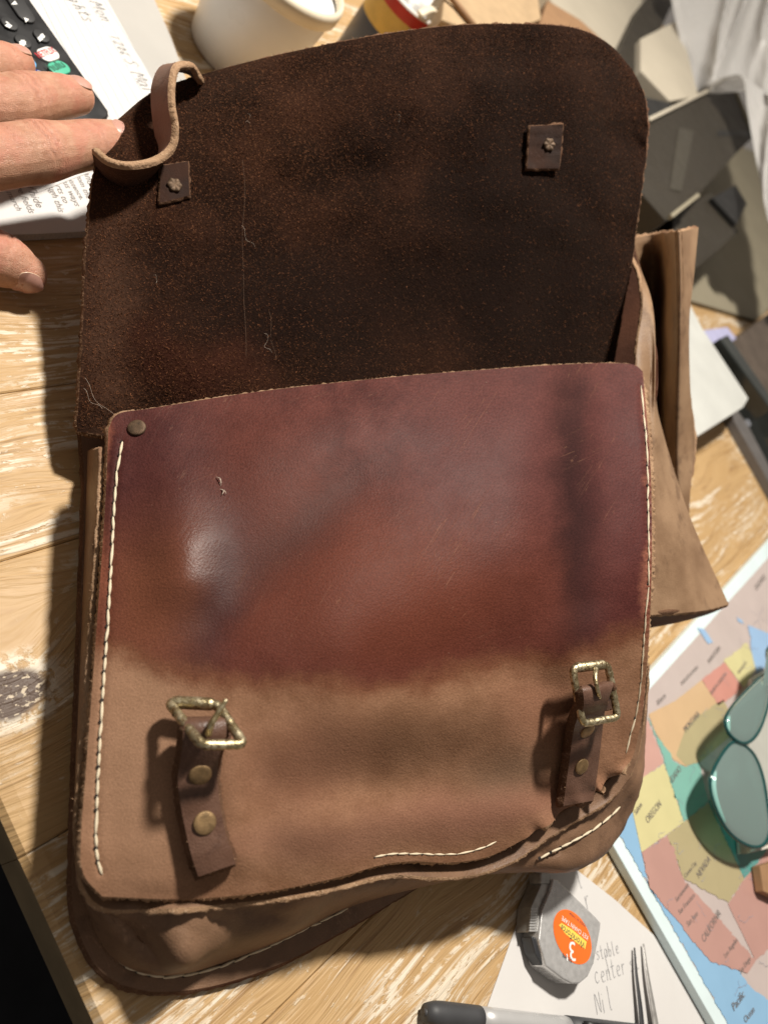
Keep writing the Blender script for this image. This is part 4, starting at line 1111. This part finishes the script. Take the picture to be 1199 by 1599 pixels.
pen = thing('pen', 'silver pen with dark grey end and clip at the bottom edge', 'pen', P(800, 1600, .0008))
pa, pb = P(664, 1581, .0062), P(1060, 1624, .0062); pd = pb - pa; PL = np.linalg.norm(pd); pd /= PL
def pen_seg(nm, f0, f1, r0, r1, mat, cap=False):
    q = np.array([pa + pd * PL * f for f in np.linspace(f0, f1, 8)]); r = np.linspace(r0, r1, 8)
    if cap: r[0] *= .72; r[1] *= .95
    V, Fs = tube(q, r, 28); return mesh(nm, V, Fs, mat, pen)
M_GREYPL = plain('grey_rubber', (.050, .051, .055), .55, bump=.1)
M_SILVER = plain('silver_lacquer', (.55, .55, .55), .34, .35, var=.04, bump=.05)
e = pen_seg('end_plug', 0, .175, .0054, .0054, M_GREYPL, True)
V, Fs = tube(np.array([pa - pd * .0006, pa + pd * .001]), .0016, 14); mesh('plug_hole', V, Fs, M_INK, e)
pen_seg('barrel', .176, .50, .0052, .0052, M_SILVER)
pen_seg('cap', .501, 1.0, .0056, .0056, M_GREYPL)
sd = np.cross(pd, UP); cl = [pa + pd * PL * f + UP * u - sd * .0022 for f, u in ((.535, .0058), (.55, .0085), (.66, .0086), (.76, .0080), (.78, .0066))]
V, Fs = tube(spline(cl, 20), .0016, 8, True, .5); mesh('clip', V, Fs, M_BLACKPL, pen)

# ------------------------------------------------------------------ map board
def mapm(nm, c): return plain('map_' + nm, tuple(.05 + .72 * v for v in c), .38, var=.035, scale=45, bump=.02)
MM = {'canada': mapm('canada', (.60, .50, .47)), 'ocean': mapm('ocean', (.27, .53, .80)), 'yellow': mapm('yellow', (.74, .67, .32)), 'pink': mapm('pink', (.66, .36, .30)), 'rose': mapm('rose', (.55, .29, .24)),
      'teal': mapm('teal', (.20, .50, .42)), 'orange': mapm('orange', (.70, .46, .24)), 'red': mapm('red', (.68, .28, .22)), 'olive': mapm('olive', (.48, .40, .20)), 'lake': mapm('lake', (.33, .55, .85)), 'deepteal': mapm('deepteal', (.06, .33, .30))}
M_RIM = plain('pale_rim', (.66, .78, .80), .3, var=.03, bump=.02)
mp = thing('map_board', 'framed political map of western states with a pale rim', 'map', P(1100, 1250, 0))
MZ = .0075
prism('rim', pix_poly([(884, 1192), (1225, 815), (1500, 1040), (1560, 1400), (1155, 1668)], MZ), .0010, MZ, M_RIM, mp, .0008, 2)
def ragged(pts):
    out = []
    for a_, b_ in zip(pts, pts[1:] + pts[:1]):
        k_ = max(2, int(math.hypot(b_[0] - a_[0], b_[1] - a_[1]) / 4))
        w_ = .85 if rng.uniform() < .6 else .12          # coast and river borders wander, surveyed ones run straight
        out += [(a_[0] + (b_[0] - a_[0]) * i / k_ + (rng.normal(0, w_) if i else 0), a_[1] + (b_[1] - a_[1]) * i / k_ + (rng.normal(0, w_) if i else 0)) for i in range(k_)]
    return out
def mpatch(nm, mat, pts, lift, lay='state_area'): return flat_patch(lay, ragged(pts), MZ, MM[mat], mp, lift)
mpatch('', 'canada', [(905, 1196), (1228, 838), (1480, 1045), (1540, 1395), (1160, 1642)], .0002, 'printed_land')
mpatch('', 'ocean', [(905, 1196), (960, 1225), (978, 1236), (985, 1262), (1000, 1331), (1012, 1385), (1040, 1420), (1060, 1440), (1075, 1462), (1108, 1500), (1150, 1515), (1175, 1545), (1240, 1590), (1160, 1642)], .0004, 'printed_sea')
mpatch('', 'pink', [(960, 1225), (1004, 1120), (1012, 1128), (1035, 1190), (1005, 1212), (978, 1236)], .0005)
mpatch('', 'yellow', [(978, 1234), (1005, 1212), (1035, 1193), (1040, 1205), (1066, 1284), (1000, 1331), (985, 1262)], .0006)
mpatch('', 'teal', [(1010, 1120), (1018, 1138), (1040, 1170), (1052, 1190), (1068, 1198), (1090, 1190), (1104, 1252), (1066, 1284), (1040, 1205), (1030, 1170)], .0006)
mpatch('', 'orange', [(1012, 1115), (1052, 1095), (1094, 1062), (1120, 1100), (1138, 1130), (1092, 1180), (1070, 1198), (1052, 1188), (1036, 1166), (1020, 1140)], .0005)
mpatch('', 'olive', [(1068, 1140), (1085, 1120), (1128, 1092), (1150, 1140), (1092, 1190), (1070, 1196), (1054, 1180)], .0006)
mpatch('', 'red', [(1094, 1062), (1130, 1034), (1158, 1075), (1120, 1102)], .0006)
mpatch('', 'yellow', [(1128, 1032), (1165, 1004), (1180, 1040), (1160, 1074)], .0006)
mpatch('', 'lake', [(1166, 976), (1199, 990), (1215, 1020), (1180, 1052), (1172, 1020)], .0007, 'printed_lake')
mpatch('', 'lake', [(1087, 980), (1100, 985), (1112, 1004), (1104, 1006)], .0007, 'printed_lake')
mpatch('', 'lake', [(1148, 962), (1156, 968), (1160, 975), (1150, 970)], .0007, 'printed_lake')
mpatch('', 'olive', [(1040, 1304), (1066, 1284), (1104, 1254), (1160, 1372), (1135, 1410), (1066, 1372)], .0006)
mpatch('', 'rose', [(1000, 1331), (1040, 1304), (1066, 1374), (1130, 1445), (1178, 1500), (1165, 1520), (1108, 1502), (1075, 1464), (1058, 1440), (1040, 1420), (1012, 1385)], .0007)
mpatch('', 'deepteal', [(1104, 1252), (1135, 1228), (1195, 1330), (1160, 1372)], .0006)
mpatch('', 'rose', [(1160, 1374), (1195, 1330), (1260, 1430), (1178, 1500), (1135, 1412)], .0005)
MTXT = ([('OREGON', (1007, 1290), (1034, 1254), 1.3), ('NEVADA', (1087, 1376), (1110, 1340), 1.2), ('CALIFORNIA', (1094, 1478), (1127, 1422), 1.3), ('IDAHO', (1046, 1226), (1064, 1200), 1.2),
           ('MONTANA', (1066, 1148), (1094, 1114), 1.2), ('NORTH DAKOTA', (1106, 1090), (1136, 1050), 1.0), ('SASKATCHEWAN', (1060, 1074), (1092, 1040), 1.0), ('MANITOBA', (1104, 1040), (1126, 1010), 1.0),
           ('ONTARIO', (1178, 925), (1196, 900), 1.0), ('MINNESOTA', (1150, 1056), (1166, 1034), 1.0), ('Carson City', (1066, 1374), (1088, 1346), 1.1), ('Sacramento', (1052, 1412), (1076, 1380), 1.1),
           ('San Francisco', (1056, 1432), (1086, 1396), 1.1), ('San Jose', (1070, 1450), (1090, 1426), 1.1), ('Los Angeles', (1128, 1500), (1152, 1466), 1.1), ('San Diego', (1152, 1524), (1172, 1496), 1.1),
           ('Portland', (982, 1254), (998, 1232), 1.1), ('Salem', (990, 1275), (1002, 1256), 1.1), ('Alberta', (1024, 1104), (1040, 1086), 1.1), ('Pacific', (1142, 1582), (1163, 1552), 1.0), ('Ocean', (1160, 1600), (1178, 1576), 1.0)])
def shrink(a, b, k=.80):
    c = ((a[0] + b[0]) / 2, (a[1] + b[1]) / 2)
    return tuple(c[i] + (a[i] - c[i]) * k for i in (0, 1)), tuple(c[i] + (b[i] - c[i]) * k for i in (0, 1))
lettering([(s_, *shrink(a_, b_), k_ * .85) for s_, a_, b_, k_ in MTXT], MZ, plain('map_ink', (.17, .15, .14), .8, bump=0), mp, lift=.0009, shear=.1)
# rivers, borders and town dots
VR, FR = [], []
for i in range(95):
    x, y = rng.uniform(985, 1199), rng.uniform(900, 1560)
    if y < 1420 - (x - 985) * 2.2 - 60 or y > 1270 + (x - 940) * 1.25: continue
    an = rng.uniform(0, 6.3); L = int(rng.integers(4, 14)); w = .00012
    pts = []
    for k in range(L):
        an += rng.normal(0, .6); x += 3.2 * math.cos(an); y += 3.6 * math.sin(an); pts.append(P(x, y, MZ) + UP * .00085)
    pts = np.array(pts); tt = np.gradient(pts, axis=0); nn = np.cross(UP, tt); nn /= np.linalg.norm(nn, axis=1, keepdims=True)
    k0 = len(VR); VR += list(np.stack([pts - nn * w, pts + nn * w], 1).reshape(-1, 3)); FR += [(k0 + 2 * k, k0 + 2 * k + 1, k0 + 2 * k + 3, k0 + 2 * k + 2) for k in range(L - 1)]
mesh('river_lines', np.array(VR), FR, plain('map_lines', (.30, .30, .36), .8, bump=0), mp, False)['kind'] = 'stuff'

# ------------------------------------------------------------------ teal glass, book, dark tray on the right
def make_glass():
    n = N('teal_glass')
    tr = n.new('BsdfTransparent'); n.put(tr.inputs[0], n.mix(n.rng(n.noise(n.obj(), 40, 3), .35, .7), (.50, .88, .84), (.70, .95, .92)))
    gl = n.new('BsdfGlossy'); gl.inputs['Roughness'].default_value = .06; gl.inputs['Color'].default_value = (.9, 1, 1, 1)
    df = n.new('BsdfDiffuse'); df.inputs[0].default_value = (.50, .82, .77, 1)
    fr = n.new('LayerWeight'); fr.inputs[0].default_value = .35
    m1 = n.new('MixShader'); m1.inputs[0].default_value = .55; n.t.links.new(tr.outputs[0], m1.inputs[1]); n.t.links.new(df.outputs[0], m1.inputs[2])
    m2 = n.new('MixShader'); n.put(m2.inputs[0], n.ma('MULTIPLY', fr.outputs['Fresnel'], .8)); n.t.links.new(m1.outputs[0], m2.inputs[1]); n.t.links.new(gl.outputs[0], m2.inputs[2])
    n.t.links.new(m2.outputs[0], n.out.inputs[0]); return n.m
M_GLASS = make_glass()
def glass_rim():
    n = N('dark_teal_rim'); return n.fin((.010, .085, .085), .08, None, 0, .6, Transmission_Weight=.35)
M_GRIM = glass_rim()
glass = thing('glass_ornament', 'teal glass ornament with two rounded lobes resting above the map', 'glass ornament', P(1150, 1250, .008))
def lobe(pts, h0, h1, bulge):
    q = spline(pts, 64, True); c = q.mean(0); V = []; Fs = []
    hx = lambda x, y: h0 + (h1 - h0) * np.clip((y - q[:, 1].min()) / (np.ptp(q[:, 1])), 0, 1)
    R = [1.0, .93, .8, .6, .3, .08]
    for sgn in (1, -1):
        for r_ in R:
            p = c + (q - c) * r_; h_ = hx(p[:, 0], p[:, 1]) + sgn * (bulge * (1 - r_ ** 2) + .0012 * (r_ < .99))
            V.append(P(p[:, 0], p[:, 1], h_))
    for s_ in range(2):
        for i in range(5):
            for k in range(64):
                a_ = (s_ * 6 + i) * 64; f = (a_ + k, a_ + (k + 1) % 64, a_ + 64 + (k + 1) % 64, a_ + 64 + k)
                Fs.append(f if s_ else f[::-1])
        a_ = (s_ * 6 + 5) * 64; cv = 12 * 64 + s_
        Fs += [(a_ + k, a_ + (k + 1) % 64, cv)[:: -1 if not s_ else 1] for k in range(64)]
    V += [V[5].mean(0)[None], V[11].mean(0)[None]]
    o = mesh('lobe', np.vstack(V), Fs, M_GLASS, glass)
    W = P(q[:, 0], q[:, 1], hx(q[:, 0], q[:, 1])); W = np.vstack([W, W[:2]])
    V2, F2 = tube(W, .0014, 8, False); mesh('rim', V2, F2, M_GRIM, o)
lobe([(1234, 990), (1199, 1012), (1197, 1046), (1169, 1075), (1143, 1103), (1131, 1126), (1139, 1148), (1161, 1161), (1181, 1146), (1196, 1108), (1206, 1064), (1237, 1030)], .048, .040, .004)
lobe([(1159, 1163), (1141, 1160), (1119, 1190), (1108, 1222), (1117, 1264), (1139, 1301), (1169, 1321), (1191, 1319), (1201, 1296), (1198, 1262), (1190, 1214), (1177, 1180)], .039, .027, .005)
M_BOOK = plain('grey_cover', (.42, .42, .38), .5, var=.06, bump=.05)
bk = thing('grey_book', 'grey covered thick book under the teal glass ornament', 'book', P(1230, 1200, .009))
prism('pages', pix_poly([(1172, 1085), (1300, 1010), (1420, 1260), (1172, 1332), (1166, 1240)], .020), .0092, .020, M_PAGES, bk)
prism('cover', pix_poly([(1174, 1060), (1300, 985), (1430, 1250), (1174, 1322), (1168, 1220)], .024), .0202, .024, M_BOOK, bk, .0008, 2)
M_CARD = plain('brown_card', (.30, .17, .085), .75, var=.1, bump=.1)
crd = prism('card_offcut', pix_poly([(1186, 1352), (1240, 1335), (1250, 1420), (1192, 1392)], .016), .0092, .016, M_CARD, None, .0006)
tag(crd, 'brown card offcut below the grey book at the right edge', 'cardboard')

M_ACRYL = plain('frosted_acrylic', (.56, .57, .54), .35, var=.05, scale=30, bump=.04)
ac = prism('acrylic_plate', pix_poly([(1073, 468), (1096, 512), (1168, 622), (1160, 636), (1075, 690), (1040, 700), (1040, 470)], .040), .034, .040, M_ACRYL, None, .0012, 2)
tag(ac, 'pale frosted acrylic plate behind the leather sleeve', 'plate')
ft = prism('plate_block', pix_poly([(1030, 500), (1090, 540), (1130, 620), (1050, 680)], .030), .0003, .0338, M_CARD, None)
tag(ft, 'brown block carrying the frosted acrylic plate', 'block')
M_GREYBAR = plain('grey_bar', (.13, .12, .115), .4, var=.1, bump=.05); M_PALEBAR = plain('pale_bar', (.50, .53, .60), .3, .3, bump=.05)
for pts, z, mt, nm, lb in (([(1136, 640), (1152, 632), (1290, 860), (1270, 875)], .012, M_GREYBAR, 'grey_bar', 'flat dark grey bar on the table beside the acrylic plate'),
                           ([(1158, 640), (1164, 632), (1300, 845), (1292, 856)], .016, M_PALEBAR, 'metal_ruler', 'bright metal ruler edge beside the dark grey bar')):
    tag(prism(nm, pix_poly(pts, z), .0003, z, mt, None, .0008), lb, nm.replace('_', ' '))
M_DKGLASS = plain('dark_glass', (.035, .040, .038), .12, var=.3, scale=20, bump=.05); M_BROWN = plain('dark_brown_box', (.085, .065, .050), .5, var=.2, bump=.1); M_LAV = plain('lavender_plastic', (.42, .42, .62), .4, bump=.05)
tag(prism('lavender_box', pix_poly([(1098, 515), (1135, 510), (1160, 540), (1120, 560)], .03), .0003, .03, M_LAV, None, .002), 'small lavender plastic box beyond the acrylic plate', 'box')
tag(prism('glass_slab', pix_poly([(1124, 528), (1136, 522), (1300, 760), (1275, 770), (1205, 640)], .045), .0003, .045, M_DKGLASS, None, .002), 'dark green glass slab standing by the acrylic plate', 'glass')
tag(prism('brown_crate', pix_poly([(1142, 535), (1199, 490), (1330, 470), (1380, 640), (1215, 640)], .04), .0003, .04, M_BROWN, None, .002), 'dark brown crate at the right edge behind the glass slab', 'crate')

# ------------------------------------------------------------------ bucket, tin and boxes behind the flap
bb_ = P(450, -58, .0825); bc = (bb_[0], bb_[1], .0003)
bucket = thing('bucket', 'white plastic bucket with cream rim behind the flap', 'bucket', bc)
lathe('body', [(.001, .0), (.0385, .0), (.0400, .002), (.0470, .074), (.0462, .076), (.0385, .006), (.001, .006)], bc, M_WHITEPL, bucket)
M_CREAM = plain('cream_plastic', (.68, .60, .46), .45, var=.05, bump=.04)
lathe('rim', [(.0472, .0705), (.0500, .0710), (.0505, .0800), (.0490, .0830), (.0465, .0830), (.0460, .0765)], bc, M_CREAM, bucket)
tp = P(650, -14, .085); tcn = (tp[0], tp[1], .0003)
tin = thing('striped_tin', 'tin with navy, yellow and red bands beside the white bucket', 'tin', tcn)
M_TNAVY = plain('tin_navy', (.025, .040, .085), .35, bump=.03); M_TYEL = plain('tin_yellow', (.62, .43, .11), .35, bump=.03); M_TRED = plain('tin_red', (.50, .035, .030), .35, bump=.03)
RA = .0325
lathe('body', [(.001, 0), (RA, 0), (RA, .048), (RA, .069), (RA, .079), (RA * .99, .0815), (RA * .94, .0815), (RA * .93, .020), (.001, .020)], tcn, [M_TNAVY, M_TYEL, M_TRED, M_WHITEPL], tin, mi=[0, 0, 1, 2, 3, 3, 3, 3])
lathe('inner_lid', [(RA * .93, .074), (RA * .6, .072), (.001, .0715)], tcn, M_STEEL, tin)
q = np.array([P(655, 22, .087), P(672, 14, .090), P(690, 18, .088)]); V, Fs = tube(spline(q, 14), .0035, 10, True, .4); mesh('pull_tab', V, Fs, M_CREAM, tin)

M_TANCARD = plain('tan_card', (.40, .28, .16), .75, var=.12, bump=.1); M_DARKCARD = plain('olive_grey_card', (.026, .0205, .013), .6, var=.1, bump=.06); M_BLACKCARD = plain('black_card', (.012, .012, .012), .5, bump=.05)
M_BEIGE = plain('beige_card', (.25, .22, .155), .7, var=.06, scale=15, bump=.05); M_PALE = plain('pale_card', (.48, .43, .34), .6, var=.05, scale=15, bump=.05)
def card(nm, pts, z0, z1, mt, lb, cat='box', bev=.0015): return tag(prism(nm, pix_poly(pts, z1), z0, z1, mt, None, bev), lb, cat)
card('wooden_box', [(700, -60), (830, -70), (845, 30), (760, 60), (690, 30)], .0003, .10, M_TANCARD, 'tan wooden box beyond the flap beside the striped tin')
st = [P(684, -30, .108), P(712, 5, .104), P(745, 48, .1025)]; V, Fs = tube(np.array(st), .003, 8)
tag(mesh('wooden_stick', V, Fs, M_CARD, None), 'thin brown wooden stick lying on the tan box', 'stick')
card('brown_box', [(855, 0), (905, 30), (960, 80), (900, 130), (820, 100)], .0003, .085, M_CARD, 'dark brown box peeking over the top of the flap')
card('beige_box', [(830, -60), (1010, -50), (1010, 60), (940, 100), (880, 40)], .0003, .07, M_PALE, 'pale beige box at the top behind the brown box')
card('olive_slat', [(948, 122), (1000, 10), (1040, -40), (1062, -20), (1010, 90), (985, 150)], .070, .090, M_DARKCARD, 'long olive grey slat above the flap corner', 'slat')
card('slat_stand', [(975, 60), (1010, 10), (1030, 20), (1000, 90)], .0003, .0695, M_DARKCARD, 'olive grey block carrying the long slat', 'block')
card('pale_tray', [(1000, 60), (1060, 30), (1090, 150), (1046, 158), (1000, 110)], .0003, .10, M_PALE, 'pale cream tray between the slat and the white bag', 'tray')
db = card('dark_carton', [(1005, 192), (1140, 124), (1176, 214), (1152, 236), (1085, 310), (1040, 345), (1000, 300)], .0003, .10, M_DARKCARD, 'dark olive carton with a black stripe right of the flap')
flat_patch('black_stripe', [(1120, 204), (1174, 205), (1178, 213), (1118, 212)], .10, M_BLACKCARD, db, .0006)
flat_patch('folded_tab', [(1058, 200), (1082, 205), (1062, 300), (1044, 296)], .10, plain('tab_card', (.045, .039, .028), .5, bump=.05), db, .0008)
def edge_strip(a_, b_, z, mt, par, w=.0022):
    A2, B2 = P(*a_, z), P(*b_, z); s2 = np.cross(B2 - A2, UP); s2 /= np.linalg.norm(s2)
    prism('edge_strip', [tuple((A2 - s2 * w)[:2]), tuple((B2 - s2 * w)[:2]), tuple((B2 + s2 * w)[:2]), tuple((A2 + s2 * w)[:2])], z + .0004, z + .0050, mt, par)
for a_, b_ in (((1008, 191), (1139, 126)), ((1139, 126), (1174, 212)), ((1085, 308), (1042, 342))): edge_strip(a_, b_, .10, M_PALE if a_[0] == 1008 else M_BEIGE, db)
card('black_carton', [(1000, 150), (1046, 160), (1062, 176), (1010, 200)], .0003, .098, M_BLACKCARD, 'black carton end between the pale tray and dark carton')
card('small_carton', [(1050, 330), (1110, 300), (1152, 362), (1120, 392), (1085, 420), (1050, 400)], .0003, .07, M_DARKCARD, 'small olive carton below the dark carton')
card('black_insert', [(1112, 308), (1148, 288), (1166, 318), (1150, 350)], .0703, .078, M_BLACKCARD, 'small black insert on the small olive carton', 'insert')
card('beige_sheet', [(1040, 300), (1160, 230), (1240, 260), (1260, 430), (1180, 500), (1080, 470), (1030, 430)], .0003, .006, M_BEIGE, 'large beige cardboard sheet on the table at the right', 'cardboard')

# white plastic bag draped over the cartons
def make_bagplastic():
    n = N('white_film'); co = n.obj()
    f = n.noise(co, 16, 4); col = n.mix(f, (.80, .79, .77), (.90, .89, .88))
    nb = n.bump(f, .25, .006)
    df = n.new('BsdfDiffuse'); n.put(df.inputs[0], col); n.put(df.inputs['Normal'], nb)
    tl = n.new('BsdfTranslucent'); n.put(tl.inputs[0], col); gl = n.new('BsdfGlossy'); gl.inputs['Roughness'].default_value = .3; n.put(gl.inputs['Normal'], nb)
    m1 = n.new('MixShader'); m1.inputs[0].default_value = .6; n.t.links.new(df.outputs[0], m1.inputs[1]); n.t.links.new(tl.outputs[0], m1.inputs[2])
    m2 = n.new('MixShader'); m2.inputs[0].default_value = .05; n.t.links.new(m1.outputs[0], m2.inputs[1]); n.t.links.new(gl.outputs[0], m2.inputs[2])
    n.t.links.new(m2.outputs[0], n.out.inputs[0]); return n.m
M_FILM = make_bagplastic()
w_l = [(1036, -60), (1052, 20), (1066, 85), (1076, 146), (1100, 132), (1140, 118), (1160, 122), (1168, 180), (1182, 260), (1199, 345)]
w_r = [(1265, -60), (1270, 0), (1275, 60), (1280, 120), (1285, 170), (1290, 220), (1290, 270), (1290, 320), (1290, 370), (1290, 420)]
A_, B_ = spline(w_l, 120), spline(w_r, 120); k = np.linspace(0, 1, 100)[None, :, None]
WP = A_[:, None] * (1 - k) + B_[:, None] * k
big = lattice_noise((120, 260), (2, 18), 51); fold = np.stack([np.interp(np.arange(100) + i * .9, np.arange(260), big[i]) for i in range(120)])
nz = (1 - np.abs(fold)) ** 2
dp = np.linspace(1.32, 1.02, 120)[:, None] - .05 * nz - .004 * (1 - np.abs(lattice_noise((120, 100), (14, 12), 52))) ** 2 + .03 * lattice_noise((120, 100), (3, 3), 53)   # how far each fold stands from the phone
nr = np.stack([WP[..., 0] - CX, WP[..., 1] - CY, np.full(WP.shape[:2], F)], -1) @ nd
hw = H - dp * nr / F
wb = sheet('plastic_bag', P(WP[..., 0], WP[..., 1], hw), .0006, (M_FILM, M_FILM, M_FILM), None)
tag(wb, 'crumpled white plastic bag draped over the cartons at the top right', 'plastic bag')
